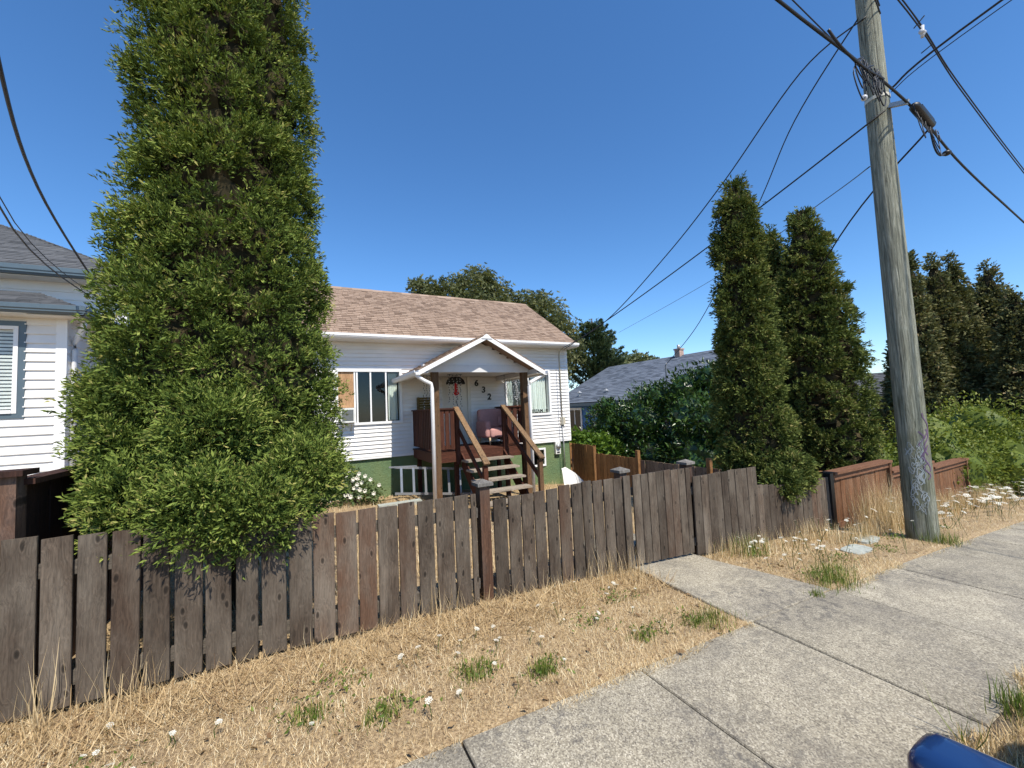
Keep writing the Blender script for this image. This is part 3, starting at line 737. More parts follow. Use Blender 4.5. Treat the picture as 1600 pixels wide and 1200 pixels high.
# ladder lying on its side below the deck
ld = thing('aluminium_ladder', 'aluminium ladder lying on its edge below the porch deck', 'ladder')
la, lb = Vector((1.86, 9.25, -1.75)), Vector((3.95, 8.95, -1.98)); ht = Vector((0.02, .10, .56))
MB().bar(la, lb, .025, .05).build('rail', 'alu', ld); MB().bar(la + ht, lb + ht, .025, .05).build('rail', 'alu', ld)
for k in range(8):
    p = la + (lb - la) * ((k + .55) / 8); r_ = MB(); r_.bar(p, p + ht, .05, .025, (0, 1, 0)); r_.build('rung', 'alu', ld)
lb2 = MB(); lb2.bar(la + ht * 1.02 + Vector((-.12, 0, .0)), la + ht + Vector((.5, 0, -.02)), .05, .03); lb2.build('foot_bar', 'alu', ld)

# red ornament, string lights, slatted sign
orn = thing('hanging_ornament', 'red hanging ornament with dangling beads in front of the door', 'ornament')
ox, oy = 3.64, 10.0
o_ = MB(); o_.tube([(ox, oy, .94), (ox, oy, .72)], .004, 5); o_.build('cord', 'black', orn)
o_ = MB(); o_.tube([(ox, oy, .74), (ox, oy, .70), (ox, oy, .56), (ox, oy, .50)], [.015, .045, .045, .062], 10); o_.build('bell_top', 'red', orn, True)
o_ = MB()
for k in range(6):
    an = k * math.pi / 3; c, s = math.cos(an), math.sin(an)
    o_.add([(ox, oy, .50), (ox + .05 * c - .02 * s, oy + .05 * s + .02 * c, .49), (ox + .085 * c, oy + .085 * s, .465), (ox + .05 * c + .02 * s, oy + .05 * s - .02 * c, .49), (ox, oy, .38)], [(0, 1, 2, 3), (4, 2, 1), (4, 3, 2)])
o_.build('star_petal', 'red', orn)
o_ = MB(); 
for k in range(9): o_.ball((ox + .02 * math.sin(k * 1.3), oy, .36 - .032 * k), .013, 7, 5)
o_.build('bead_string', 'black', orn)
o_ = MB(); o_.ball((ox, oy - .05, .73), .02, 8, 6); o_.build('pearl', 'bulb', orn, True)
def string_light(x0, x1, y, n, drop, label, zt=.93, bulbs=True):
    t = thing('string_light', label, 'string lights')
    top = MB(); top.tube([(x0, y, zt), ((x0 + x1) / 2, y, zt - .02), (x1, y, zt)], .006, 5); top.build('main_wire', 'wire_green', t)
    for k in range(n):
        x = x0 + (x1 - x0) * (k + .5) / n; L = drop * random.uniform(.6, 1.0); pts = []; m = int(L / .03)
        for i in range(m): pts.append((x + random.uniform(-.016, .016) + .012 * math.sin(i), y + random.uniform(-.014, .014), zt - i * .03))
        s_ = MB(); s_.tube(pts, .008, 4); st_ = s_.build('strand', 'wire_green', t)
        bl = MB()
        for i in range(2, m, 2): bl.ball((pts[i][0] + random.uniform(-.012, .012), pts[i][1] - .008, pts[i][2]), .013, 5, 4)
        if bulbs: bl.build('bulb', 'bulb', st_)
string_light(2.72, 3.02, 9.9, 4, .95, 'dark light strings hanging left of the porch door above the slatted sign')
string_light(3.30, 3.70, 9.7, 4, 1.15, 'curly light strings with bulbs hanging in front of the cream door')
string_light(4.98, 5.40, 9.9, 8, 1.1, 'icicle light strings hanging beside the pink armchair end of the porch')
string_light(5.42, 5.95, 10.2, 8, 1.1, 'icicle light strings hanging before the shaded porch window', 1.1)
sg = thing('slatted_box', 'slatted wooden box hung on the wall left of the porch door', 'wall box')
bb = MB(); bb.box(2.72, 3.10, HY - .16, HY - .02, .08, .12); bb.box(2.72, 2.76, HY - .16, HY - .02, .12, .40); bb.box(3.06, 3.10, HY - .16, HY - .02, .12, .40); bb.build('case', 'basket', sg)
for k in range(5): MB().box(2.72, 3.10, HY - .178, HY - .162, .085 + k * .064, .085 + k * .064 + .05).build('slat', 'basket', sg)
# white panel leaning at the house corner
wp = MB(); wp.prism([(6.72, 9.75, -2.45), (7.40, 9.62, -2.45), (7.36, 9.70, -2.22), (7.18, 9.86, -1.98), (6.92, 9.95, -1.80), (6.80, 9.98, -1.84)], (.01, .04, .02))
tag(wp.build('white_panel', 'ac_white'), 'white plastic panel leaning at the corner of the green foundation', 'panel')
# stepping edge of concrete by the ladder
tag(MB().box(1.45, 2.35, 8.85, 9.05, -2.05, -1.885).build('garden_edging', 'stone'), 'pale concrete edging strip in front of the ladder', 'edging')

# ---- left neighbour: white house with bay, grey roofs
nb = thing('neighbour_house', 'white house with grey hipped roofs and slate gutters left of the tall cedar', 'house')
BY, BX = 9.6, -3.50
g0 = -2.2
bw_ = MB(); wx0, wx1, wz0, wz1 = -5.3, -4.10, .34, 1.66
bw_.box(-8.5, wx0, BY, BY + .12, g0, 1.92); bw_.box(wx1, BX, BY, BY + .12, g0, 1.92); bw_.box(wx0, wx1, BY, BY + .12, g0, wz0); bw_.box(wx0, wx1, BY, BY + .12, wz1, 1.92)
bay = bw_.build('bay_wall', 'siding', nb)
clap(bay, 'siding', (-8.5, BY, 0), (1, 0, 0), 8.5 + BX - .1, -1.9, 1.88, .152, (0, -1, 0), [(wx0 + 8.5 - .12, wx1 + 8.5 + .12, wz0 - .12, wz1 + .12)], .03)
MB().box(BX - .11, BX + .025, BY - .028, BY, g0, 1.92).build('corner_board', 'trim', nb)
sd_ = MB(); sd_.box(BX - .12, BX, BY + .12, 10.9, g0, 1.92); bs = sd_.build('bay_side_wall', 'siding', nb)
clap(bs, 'siding', (BX, BY, 0), (0, 1, 0), 1.3, -1.9, 1.88, .152, (1, 0, 0), (), .02)
nw = frame(nb, wx0, wx1, wz0, wz1, BY, .055, .04, 'trim', 'window'); 
pane(nw, wx0, wx1, wz0, wz1, BY + .02)
of = MB(); w_ = .14
of.box(wx0 - w_, wx0 - .056, BY - .03, BY + .0, wz0 - w_, wz1 + w_); of.box(wx1 + .056, wx1 + w_, BY - .03, BY, wz0 - w_, wz1 + w_); of.box(wx0 - .056, wx1 + .056, BY - .03, BY, wz1 + .056, wz1 + w_); of.box(wx0 - .056, wx1 + .056, BY - .03, BY, wz0 - w_, wz0 - .056)
of.build('outer_casing', 'bluegrey', nw)
for k in range(22): MB().box(wx0 + .01, wx1 - .01, BY + .06, BY + .064, wz0 + .02 + k * .06, wz0 + .06 + k * .06).build('blind_slat', 'ac_white', nw)
MB().box(wx0 - .3, wx1 + .3, BY + .5, BY + .6, wz0 - .5, wz1 + .2).build('room_interior', 'dark_room', nb)
# bay roof: hip
bx_e, by_e, bz_e = BX + .28, BY - .32, 2.03
L = 1.35
shingles('bay_roof_shingles', 'roof_grey', nb, (0, by_e, bz_e), (1, 0, 0), (0, 1.28, .50), L, lambda v: -9.0, lambda v: bx_e - v * .72, .13, .3)
shingles('bay_roof_shingles', 'roof_grey', nb, (bx_e, by_e, bz_e), (0, 1, 0), (-1.28, 0, .50), L, lambda v: v * .93, lambda v: 1.6, .13, .3)
gutter(nb, (-9, by_e, bz_e - .15), (bx_e + .1, by_e, bz_e - .15), (0, -1, 0), .14, .12, 'bluegrey')
gutter(nb, (bx_e, by_e - .1, bz_e - .15), (bx_e, 10.9, bz_e - .15), (1, 0, 0), .14, .12, 'bluegrey')
MB().box(-9, bx_e, by_e, BY + .1, bz_e - .17, bz_e - .155).build('soffit', 'soffit', nb); MB().box(BX - .1, bx_e, BY + .1, 10.9, bz_e - .17, bz_e - .155).build('soffit', 'soffit', nb)
# main body
MX, MY = -3.10, 10.9
mw = MB(); mw.box(-11, MX, MY, MY + .12, g0 - .3, 2.95); mwall = mw.build('main_wall', 'siding', nb)
clap(mwall, 'siding', (BX, MY, 0), (1, 0, 0), MX - BX - .1, -1.9, 1.85, .152, (0, -1, 0), (), .02)
clap(mwall, 'siding', (-9, MY, 0), (1, 0, 0), MX + 9 - .1, 2.2, 2.9, .152, (0, -1, 0), (), .02)
MB().box(MX - .11, MX + .025, MY - .028, MY, g0, 2.95).build('corner_board', 'trim', nb)
ms = MB(); ms.box(MX - .12, MX, MY + .12, MY + 7, g0 - .3, 2.95); ms.build('main_side_wall', 'siding', nb)
ex, ey, ez = MX + .3, MY - .35, 3.02
shingles('main_roof_shingles', 'roof_grey', nb, (0, ey, ez), (1, 0, 0), (0, 1, .55), 4.2, lambda v: -12, lambda v: ex - v * .85, .14, .32)
shingles('main_roof_shingles', 'roof_grey', nb, (ex, ey, ez), (0, 1, 0), (-1, 0, .55), 4.2, lambda v: v * .85, lambda v: 8.0, .14, .32)
gutter(nb, (-12, ey, ez - .17), (ex + .1, ey, ez - .17), (0, -1, 0), .16, .12, 'bluegrey'); gutter(nb, (ex, ey - .1, ez - .17), (ex, ey + 8, ez - .17), (1, 0, 0), .16, .12, 'bluegrey')
MB().box(-12, ex, ey, MY + .1, ez - .19, ez - .175).build('soffit', 'soffit', nb)
spout([(BX + .24, by_e + .3, 1.85), (BX + .2, by_e + .34, 1.72), (BX + .06, BY + .14, 1.50), (BX + .06, BY + .16, 1.35), (BX + .06, BY + .16, -2.0)], 'downspout', .075, 'trim', nb)
sp_ = MB(); sp_.tube([(MX - .02, MY - .30, 1.55), (MX - .25, MY - .1, 1.55), (BX + .16, MY - .06, 1.5), (BX + .12, MY - .06, 1.3), (BX + .12, MY - .06, .6)], .045, 8); sp_.build('downspout', 'bluegrey', nb, True)
tb = thing('garden_chair', 'white folding garden chair beside the left house, just above the side fence', 'chair')
MB().bar((-3.0, 10.1, -.62), (-2.72, 9.95, -.28), .30, .02, (0, 1, 0)).build('backrest', 'trim', tb); MB().box(-3.2, -2.85, 9.95, 10.3, -.66, -.63).build('seat', 'trim', tb)
for xx in (-3.17, -2.88):
    for yy in (9.98, 10.27): MB().box(xx - .012, xx + .012, yy - .012, yy + .012, -1.95, -.66).build('leg', 'trim', tb)

# ---- blue house behind the laurel
bh = thing('blue_house', 'blue house with blue grey shingle roof behind the laurel hedge', 'house')
XW, XE, YN, YF, XR = 11.5, 11.05, 9.0, 17.0, 15.0
bwl = MB(); bwl.box(XW, XW + .15, YN + .3, YF - .3, -3.4, .35); bwl.box(XW + .15, 18.5, YN + .3, YN + .45, -3.4, .3); bwl.box(XW + .15, 18.5, YF - .45, YF - .3, -3.4, .3)
bwl.prism([(XW + .15, YN + .3, .3), (18.5, YN + .3, .3), (XR, YN + .3, 1.9)], (0, .15, 0)); bwl.prism([(XW + .15, YF - .45, .3), (18.5, YF - .45, .3), (XR, YF - .45, 1.9)], (0, .15, 0))
blw = bwl.build('wall', 'bluewall', bh)
zc = -2.6
while zc < .2:
    MB().prism([(XW, YN + .3, zc), (XW - .015, YN + .3, zc), (XW - .003, YN + .3, zc + .18), (XW, YN + .3, zc + .18)], (0, YF - YN - .6, 0)).build('siding_board', 'bluewall', blw); zc += .18
bl = math.hypot(XR - XE, 1.90)
shingles('roof_shingles', 'roof_blue', bh, (XE, YF, .13), (0, -1, 0), (XR - XE, 0, 1.9), bl, lambda v: 0, lambda v: YF - YN, .17, .36, .016)
shingles('roof_shingles', 'roof_blue', bh, (2 * XR - XE, YN, .13), (0, 1, 0), (-(XR - XE), 0, 1.9), bl, lambda v: 0, lambda v: YF - YN, .22, .6)
MB().box(XE, XE + .03, YN, YF, -.02, .10).build('fascia', 'bluegrey', bh)
for k in range(11): yy = YN + .4 + k * .7; MB().box(XE + .03, XW, yy - .03, yy + .03, .02, .12).build('rafter_tail', 'trim', bh)
for yy in (15.55, 13.4, 11.2):
    wf = MB(); wf.box(XW - .04, XW + .02, yy - .55, yy - .45, -1.5, -.1); wf.box(XW - .04, XW + .02, yy + .45, yy + .55, -1.5, -.1); wf.box(XW - .04, XW + .02, yy - .45, yy + .45, -.2, -.1); wf.box(XW - .05, XW + .02, yy - .45, yy + .45, -1.5, -1.4); wf.box(XW - .03, XW + .02, yy - .03, yy + .03, -1.4, -.2)
    wo = wf.build('window', 'trim', bh); MB().box(XW - .017, XW - .012, yy - .45, yy + .45, -1.4, -.2).build('pane', 'carglass', wo)
cm = MB(); cm.box(XR - .25, XR + .02, 12.13, 12.40, 1.5, 2.25); cm.box(XR - .28, XR + .05, 12.10, 12.43, 2.25, 2.31); chm = cm.build('chimney', 'brick', bh)
cp = MB(); cp.tube([(XR - .12, 12.27, 2.31), (XR - .12, 12.27, 2.48)], .065, 10); cp.build('flue', 'metal_grey', chm, True)
ms_ = MB(); ms_.tube([(12.2, 10.7, .3), (12.2, 10.7, 1.35), (12.16, 10.62, 1.42)], .03, 8); ms_.build('service_mast', 'metal_grey', bh, True)
for yy, xx in ((15.4, 11.7), (13.75, 11.9)):
    vv = MB(); vv.tube([(xx, yy, .4), (xx, yy, .62)], .04, 8); vv.add([(xx - .09, yy - .09, .6), (xx + .09, yy - .09, .6), (xx + .09, yy + .09, .6), (xx - .09, yy + .09, .6), (xx, yy, .7)], [(0, 1, 4), (1, 2, 4), (2, 3, 4), (3, 0, 4)]); vv.build('roof_vent', 'metal_grey', bh)
# ---- grey roofed house far to the right
fh = thing('far_house', 'far house with plain grey roof seen between the cedars', 'house')
shingles('roof_shingles', 'roof_grey', fh, (28.5, 16, -1.0), (0, -1, 0), (3.4, 0, 2.2), 4.05, lambda v: 0, lambda v: 8.5, .2, .45, .02)
shingles('roof_shingles', 'roof_grey', fh, (35.3, 7.5, -1.0), (0, 1, 0), (-3.4, 0, 2.2), 4.05, lambda v: 0, lambda v: 8.5, .3, .8, .02)
fw_ = MB(); fw_.box(29, 34.8, 8, 15.5, -4.2, -.9); fw_.prism([(29, 8, -.9), (34.8, 8, -.9), (31.9, 8, 1.0)], (0, 7.5, 0)); fwl = fw_.build('wall', 'siding', fh)
MB().box(28.97, 28.995, 10.5, 12.0, -3.0, -1.6).build('window', 'carglass', fh)
MB().box(28.45, 28.52, 7.5, 16, -1.12, -1.0).build('fascia', 'bluegrey', fh)

# ------------------------------------------------------------------ fences
def board(parent, x0, x1, y, z0, z1, mat, th=.019, name='board', axis='x', ear=0):
    """one fence board with eased front edges, standing slightly out of true"""
    w = x1 - x0; c = .004
    prof = [(-w / 2, th, 0), (-w / 2, c, 0), (-w / 2 + c, 0, 0), (w / 2 - c, 0, 0), (w / 2, c, 0), (w / 2, th, 0)]
    prof = prof[::-1]
    h = z1 - z0; tl = random.uniform(-.004, .004)
    vs = [(p[0], p[1], 0) for p in prof] + [(p[0], p[1], h + tl * (p[0] / w)) for p in prof]
    n = 6
    m = MB().add(vs, [tuple(range(n)), tuple(range(2 * n - 1, n - 1, -1))] + [(i, n + i, n + (i + 1) % n, (i + 1) % n) for i in range(n)])
    if axis == 'x':
        o = m.build(name, mat, parent, loc=((x0 + x1) / 2, y + random.uniform(-.003, .003), z0)); rz = 0
    else:
        o = m.build(name, mat, parent, loc=(y + random.uniform(-.003, .003), (x0 + x1) / 2, z0)); rz = R(axis)
    o.rotation_euler = (random.uniform(-.006, .006), random.uniform(-.006, .006), rz)
    return o
def post(parent, x, y, z0, z1, w=.09, mat='fence_post', cap=None, name='post'):
    p = MB().box(x - w / 2, x + w / 2, y - w / 2, y + w / 2, z0, z1).build(name, mat, parent)
    if cap:
        a = w / 2 + .028
        k = MB().box(x - a, x + a, y - a, y + a, z1 + .001, z1 + .03)
        k.add([(x - a, y - a, z1 + .03), (x + a, y - a, z1 + .03), (x + a, y + a, z1 + .03), (x - a, y + a, z1 + .03), (x, y, z1 + .062)], [(0, 1, 4), (1, 2, 4), (2, 3, 4), (3, 0, 4)])
        k.build('post_cap', cap, p)
    return p
def run(fence, xs_, top, pitch, y=3.5, gap=.022, mat='fence', lo=.03):
    x = xs_[0]
    while x < xs_[1] - .05:
        w = min(pitch * random.uniform(.92, 1.06), xs_[1] - x); x1 = x + w - gap * random.uniform(.5, 1.3)
        xm = (x + x1) / 2
        board(fence, x, x1, y, float(fz(xm)) + lo, float(np.interp(xm, *zip(*top))) + random.uniform(-.008, .008), mat); x += w
    for zo in (.18, .82):
        ztop = [np.interp(q, *zip(*top)) for q in xs_]; zb = [fz(q) for q in xs_]
        p = [(xs_[k], y + .05, float(zb[k] + (ztop[k] - zb[k]) * zo)) for k in (0, 1)]
        MB().bar(p[0], p[1], .04, .085).build('rail', 'rail_grey', fence)
fA = thing('board_fence', 'weathered grey board fence below the overhanging big cedar', 'fence')
run(fA, (-3.0, 1.45), [(-3, -.60), (-1.4, -.635), (0, -.745), (1.45, -.765)], .161)
for xx, zt in ((-.03, -.64), ): post(fA, xx, 3.60, -2.1, zt)
fB = thing('board_fence', 'weathered grey board fence between the capped post and the gate', 'fence')
post(fB, 1.53, 3.585, -2.2, -.71, .1, cap='cap')
run(fB, (1.60, 3.32), [(1.6, -.845), (2.6, -.81), (3.32, -.82)], .148, gap=.016)
post(fB, 3.25, 3.60, -2.3, -.78, .1, cap='cap')
gt = thing('board_gate', 'weathered board gate at the end of the concrete path', 'gate')
run(gt, (3.345, 4.285), [(3.345, -.82), (4.285, -.825)], .125, gap=.007, lo=.05)
MB().bar((3.40, 3.55, -1.65), (4.2, 3.55, -1.0), .04, .085).build('brace', 'rail_grey', gt)
fC = thing('board_fence', 'weathered grey board fence between the gate and the slim cedar', 'fence')
post(fC, 4.345, 3.60, -2.4, -.80, .1, cap='cap')
run(fC, (4.30, 5.60), [(4.3, -.945), (5.6, -.95)], .135, y=3.47, gap=.008)
fD = thing('board_fence', 'lower stepped end of the grey board fence beneath the slim cedar', 'fence')
run(fD, (5.62, 7.52), [(5.62, -1.22), (6.5, -1.32), (7.52, -1.315)], .138, gap=.007)
post(fD, 7.58, 3.53, -2.6, -1.27, .1, mat='black')
# stained fence of the right neighbour
rf = thing('stained_fence', 'red brown stained fence with sloping cap boards beyond the utility pole', 'fence')
for a, b, zt in ((7.68, 9.70, -1.27), (9.78, 11.60, -1.47), (11.68, 13.55, -1.60), (13.63, 15.2, -1.80)):
    x = a + .03
    while x < b - .03:
        x1 = min(x + .138, b - .03); board(rf, x, x1 - .004, 3.55, float(fz(x)) + .04, zt - .13, 'red_fence'); x = x1
    MB().box(a - .02, b + .05, 3.47, 3.66, zt - .04, zt).build('cap_board', 'red_cap', rf)
    MB().box(a, b, 3.515, 3.548, zt - .135, zt - .045).build('top_rail', 'red_cap', rf)
    MB().box(a, b, 3.515, 3.548, float(fz((a + b) / 2)) + .02, float(fz((a + b) / 2)) + .14).build('bottom_rail', 'red_cap', rf)
    post(rf, b + .04, 3.55, -3.2, zt - .042, .1, mat='red_fence')
post(rf, 7.66, 3.55, -2.8, -1.315, .07, mat='red_fence')
# left side fence, dark stain, with cap
lf = thing('side_fence', 'tall dark brown side fence with cap left of the big cedar', 'fence')
y = 3.68
while y < 9.9:
    board(lf, y, y + .136, -1.50, float(fz(-1.5)) - .1, -.335, 'dark_fence', axis=90); y += .139
MB().box(-1.58, -1.44, 3.62, 9.9, -.33, -.295).build('cap_board', 'dark_fence', lf)
MB().box(-1.545, -1.525, 3.62, 9.9, -.43, -.335).build('top_rail', 'dark_fence', lf)
post(lf, -1.545, 3.60, -2.0, -.27, .11, mat='fence_post'); MB().box(-1.64, -1.45, 3.51, 3.69, -.268, -.235).build('post_cap', 'dark_fence', lf)
post(lf, -1.54, 6.6, -2.2, -.27, .1, mat='fence_post'); post(lf, -1.54, 9.85, -2.2, -.27, .1, mat='fence_post')
# right side fence
sf = thing('side_fence', 'orange brown board fence running back from the gate to the house corner', 'fence')
y = 10.95
while y > 8.05:
    t = -1.22 if y > 9.85 else -1.45
    board(sf, y - .150, y - .008, 7.9, -2.6, t - (0 if y > 9.85 else 0) + random.uniform(-.01, .01), 'orange_fence', axis=-90); y -= .15
while y > 3.7:
    board(sf, y - .150, y - .008, 7.9, -2.6, -1.49 + random.uniform(-.01, .01), 'pale_fence', axis=-90); y -= .15
for yy, zt in ((11.0, -1.2), (9.8, -1.25), (8.0, -1.24), (5.9, -1.26), (3.75, -1.3)): post(sf, 7.86, yy, -2.8, zt, .09, mat='orange_fence')
for zo in (-1.65, -2.3): MB().bar((7.95, 3.7, zo), (7.95, 11, zo), .04, .09).build('rail', 'orange_fence', sf)

# ------------------------------------------------------------------ utility pole and cables
pz0 = -2.06
pole = thing('utility_pole', 'tall weathered wooden utility pole with white graffiti beside the sidewalk', 'utility pole')
PXc, PYc = 7.62, 2.47
mb = MB(); n = 20; zs = [pz0 - .5 + k * .25 for k in range(46)]
def prad(z): return .172 - .0055 * (z - pz0)
for i, z in enumerate(zs):
    for j in range(n):
        an = 2 * math.pi * j / n; r = prad(z) * (1 + .018 * math.sin(3 * an + z * .3) + .012 * math.sin(7 * an + 1))
        if z < pz0 + .3: r *= 1 + .06 * (pz0 + .3 - z)
        mb.v.append((r * math.cos(an), r * math.sin(an), z - pz0))
for i in range(len(zs) - 1):
    for j in range(n): mb.f.append((i * n + j, i * n + (j + 1) % n, (i + 1) * n + (j + 1) % n, (i + 1) * n + j)); mb.a.append(.5)
mb.f.append(tuple((len(zs) - 1) * n + j for j in range(n))); mb.a.append(.5)
shaft = mb.build('shaft', 'pole', pole, True, loc=(PXc, PYc, pz0))
def ribbon(pts, wd, mat, name):
    """painted stroke on the pole: (angle, height) points"""
    m = MB(); L = []
    for i, (an, z) in enumerate(pts):
        a0, z0 = pts[max(i - 1, 0)]; a1, z1 = pts[min(i + 1, len(pts) - 1)]
        r = prad(z + pz0) * (1 + .018 * math.sin(3 * an + (z + pz0) * .3) + .012 * math.sin(7 * an + 1)) * 1.008 + .002
        da, dz = (a1 - a0) * r, z1 - z0; l = math.hypot(da, dz) + 1e-6; ox_, oz_ = -dz / l * wd, da / l * wd
        for s in (-1, 1):
            aa = an + s * ox_ / r; L.append((r * math.cos(aa), r * math.sin(aa), z + s * oz_))
    k = len(pts)
    return m.add(L, [(2 * i, 2 * i + 1, 2 * i + 3, 2 * i + 2) for i in range(k - 1)]).build(name, mat, shaft)
ca = math.atan2(-PYc, -PXc)     # side facing the pavement and the photographer
for q in range(26):
    zc = .42 + q * .036; ac_ = ca + random.uniform(-.35, .45); pts = []
    for i in range(15):
        u = i / 14 * random.uniform(5.0, 6.0) + q
        pts.append((ac_ + .22 * math.sin(u * 1.3) * random.uniform(.7, 1.1), zc + .045 * math.cos(u * 1.9 + q) + .006 * i * random.uniform(.1, .6)))
    ribbon(pts, random.uniform(.0015, .006), 'paint_white', 'graffiti_stroke')
for q in range(6):
    zc = .95 + q * .11; ac_ = ca + .75 + .05 * q * (1 if q % 2 else -1)
    ribbon([(ac_ + .22 * math.sin(i * .9 + q), zc + .05 * i * (1 if q % 2 else .6) - .1) for i in range(8)], .008, 'paint_purple', 'graffiti_stroke')
pl = MB(); pl.box(PXc + .165, PXc + .20, PYc - .06, PYc + .06, pz0 + 2.52, pz0 + 2.80); pl.build('sign_board', 'dark_fence', pole)
bnd = MB()
for k in range(16):
    an = 2 * math.pi * k / 16; an2 = 2 * math.pi * (k + 1) / 16; r = prad(4.3) + .008
    bnd.add([(PXc + r * math.cos(a_), PYc + r * math.sin(a_), z_) for a_ in (an, an2) for z_ in (4.27, 4.32)], [(0, 2, 3, 1)])
bnd.build('steel_band', 'conduit', pole)
ins = MB(); ins.bar((PXc - .05, PYc - .14, 4.1), (PXc - .05, PYc - .34, 4.02), .05, .06); ins.build('cable_bracket', 'metal_grey', pole)
for sx in (-.25, .28):
    arm = MB(); arm.tube([(PXc, PYc - .1, 6.0), (PXc + sx, PYc - .3, 6.05)], .03, 6); arm.build('line_bracket', 'metal_grey', pole)

def sag(p, q, s, n=24):
    p = Vector(p); q = Vector(q)
    return [p + (q - p) * (i / n) - Vector((0, 0, 4 * s * (i / n) * (1 - i / n))) for i in range(n + 1)]
def cable(pts, r, label, name='overhead_cable', n=6):
    m = MB(); m.tube(pts, r, n); return tag(m.build(name, 'cable', None, True), label, 'cable')
def poly(pts, n=6):
    out = []
    for i in range(len(pts) - 1):
        p0 = Vector(pts[max(i - 1, 0)]); p1 = Vector(pts[i]); p2 = Vector(pts[i + 1]); p3 = Vector(pts[min(i + 2, len(pts) - 1)])
        for k in range(n):
            t = k / n; out.append(.5 * ((2 * p1) + (p2 - p0) * t + (2 * p0 - 5 * p1 + 4 * p2 - p3) * t * t + (3 * p1 - p0 - 3 * p2 + p3) * t ** 3))
    out.append(Vector(pts[-1])); return out
MC = Vector((7.50, 2.14, 4.02))
main = poly([(-22, 1.4, 5.0), (-8, 1.75, 4.05), (0, 1.95, 3.92), (4.26, 2.06, 3.96), tuple(MC), (10, 2.24, 3.76), (14.3, 2.38, 3.57), (24, 2.7, 3.2), (42, 3.3, 3.6)], 8)
cable(main, .017, 'thick black cable bundle strapped across the pole along the street')
cable([p + Vector((0, .02, .05 + .015 * math.sin(i))) for i, p in enumerate(main)], .010, 'thinner black cable lashed on top of the thick bundle')
cable(poly([(-22, 1.2, 5.3), (0, 1.9, 4.35), (4.3, 2.1, 4.22), (7.35, 2.25, 4.1)], 8), .007, 'thin cable running just above the thick bundle left of the pole')
for k, (dy, dz, lb) in enumerate(((0, 0, 'lower of the street power lines at the upper right'), (.02, .16, 'middle of the street power lines at the upper right'), (.1, .42, 'upper, thinnest street power line at the upper right'))):
    cable(poly([(-20, 2.2 + dy, 7.6 + dz), (0, 2.2 + dy, 6.35 + dz), (7.6, 2.2 + dy, 5.76 + dz), (10.5, 2.29 + dy, 5.36 + dz), (15, 2.42 + dy, 4.90 + dz), (26, 2.8 + dy, 4.2 + dz), (45, 3.3 + dy, 4.3 + dz)], 8), (.010, .010, .006)[k], lb)
for k, (dz, r, lb) in enumerate(((0, .014, 'heaviest cable crossing the street from the pole'), (-.05, .006, 'thin cable crossing the street just below the heavy one'))):
    cable(poly([(PXc, PYc - .16, 4.36 + dz), (7.62, 1.26, 4.68 + dz * 1.6), (7.7, -4, 5.6 + dz * 2), (7.9, -12, 7.4 + dz * 2)], 8), r, lb)
cable(sag((7.48, 2.35, 4.02), (7.22, 10.15, 1.74), .10), .012, 'service cable from the cable bundle to the bungalow eave corner')
cable(poly([(7.50, 2.45, 5.55), (7.3, 3.27, 5.25), (7.35, 4.75, 4.2), (7.28, 6.15, 3.25), (7.2, 8.15, 2.2), (7.12, 10.1, 1.76)], 8), .011, 'sagging upper service cable from the pole to the bungalow eave')
cable(poly([(7.50, 2.45, 5.70), (7.9, 3.7, 4.9), (8.9, 5.1, 4.05), (10.7, 8.0, 2.35), (12.16, 10.62, 1.40)], 8), .011, 'service cable passing behind the slim cedar to the blue house mast')
cable(poly([(10.6, 3.66, 4.7), (14, 6.1, 5.75), (20, 14, 6.5), (28, 30, 7.0)], 8), .012, 'faint distant cable above the blue house roof')
cable(poly([(8.30, 2.16, 3.84), (9.6, 3.9, 3.12), (13.5, 7.5, 1.4), (16, 9.5, .9)], 8), .014, 'cable dropping from the splice case behind the pole')
cable(poly([(-1.35, 2.2, 3.9), (-2.1, 4.5, 3.17), (-2.75, 6.8, 2.92), (-3.35, 10.2, 2.72)], 8), .016, 'thick service cable curving down to the left house eave')
cable(poly([(-1.3, 2.2, 3.6), (-2.7, 6.0, 2.32), (-3.4, 10.3, 2.42)], 8), .010, 'lower thin cable reaching the left house eave')
cable(poly([(-1.35, 2.2, 3.75), (-2.7, 6.0, 2.42), (-3.38, 10.3, 2.47)], 8), .006, 'faint thin cable beside the lower left house cable')
# splice case on the main cable and coiled loops
scs = thing('splice_case', 'black cable splice case hanging from the bundle right of the pole', 'splice case')
p0, p1 = Vector((7.62, 2.10, 3.97)), Vector((8.36, 2.13, 3.89))
m = MB(); m.tube([p0, p0 + (p1 - p0) * .08, p0 + (p1 - p0) * .92, p1], [.025, .062, .062, .025], 10); m.build('case', 'black', scs, True)
m = MB(); m.bar(p0 + (p1 - p0) * .3 + Vector((0, 0, .06)), p0 + (p1 - p0) * .95 + Vector((0, 0, .05)), .085, .055); m.build('lid', 'cable', scs)
for k in range(7):
    a0 = p0 + (p1 - p0) * random.uniform(.0, .9); L = random.uniform(.18, .5); dx = random.uniform(-.15, .35)
    m = MB(); m.tube(poly([a0, a0 + Vector((dx * .2 - .05, -.03, -L * .6)), a0 + Vector((dx * .6, -.05, -L)), a0 + Vector((dx, -.02, -L * .55)), a0 + Vector((dx * 1.1, 0, -.03))], 6), .006, 5); m.build('wire_loop', 'cable', scs, True)
m = MB(); m.ball((8.72, 2.1, 3.56), .055, 8, 6, (1.2, 1, .7)); m.tube(poly([(8.3, 2.14, 3.86), (8.32, 2.12, 3.56), (8.5, 2.12, 3.48), (8.72, 2.1, 3.56)], 6), .012, 6); m.build('drop_terminal', 'black', scs, True)
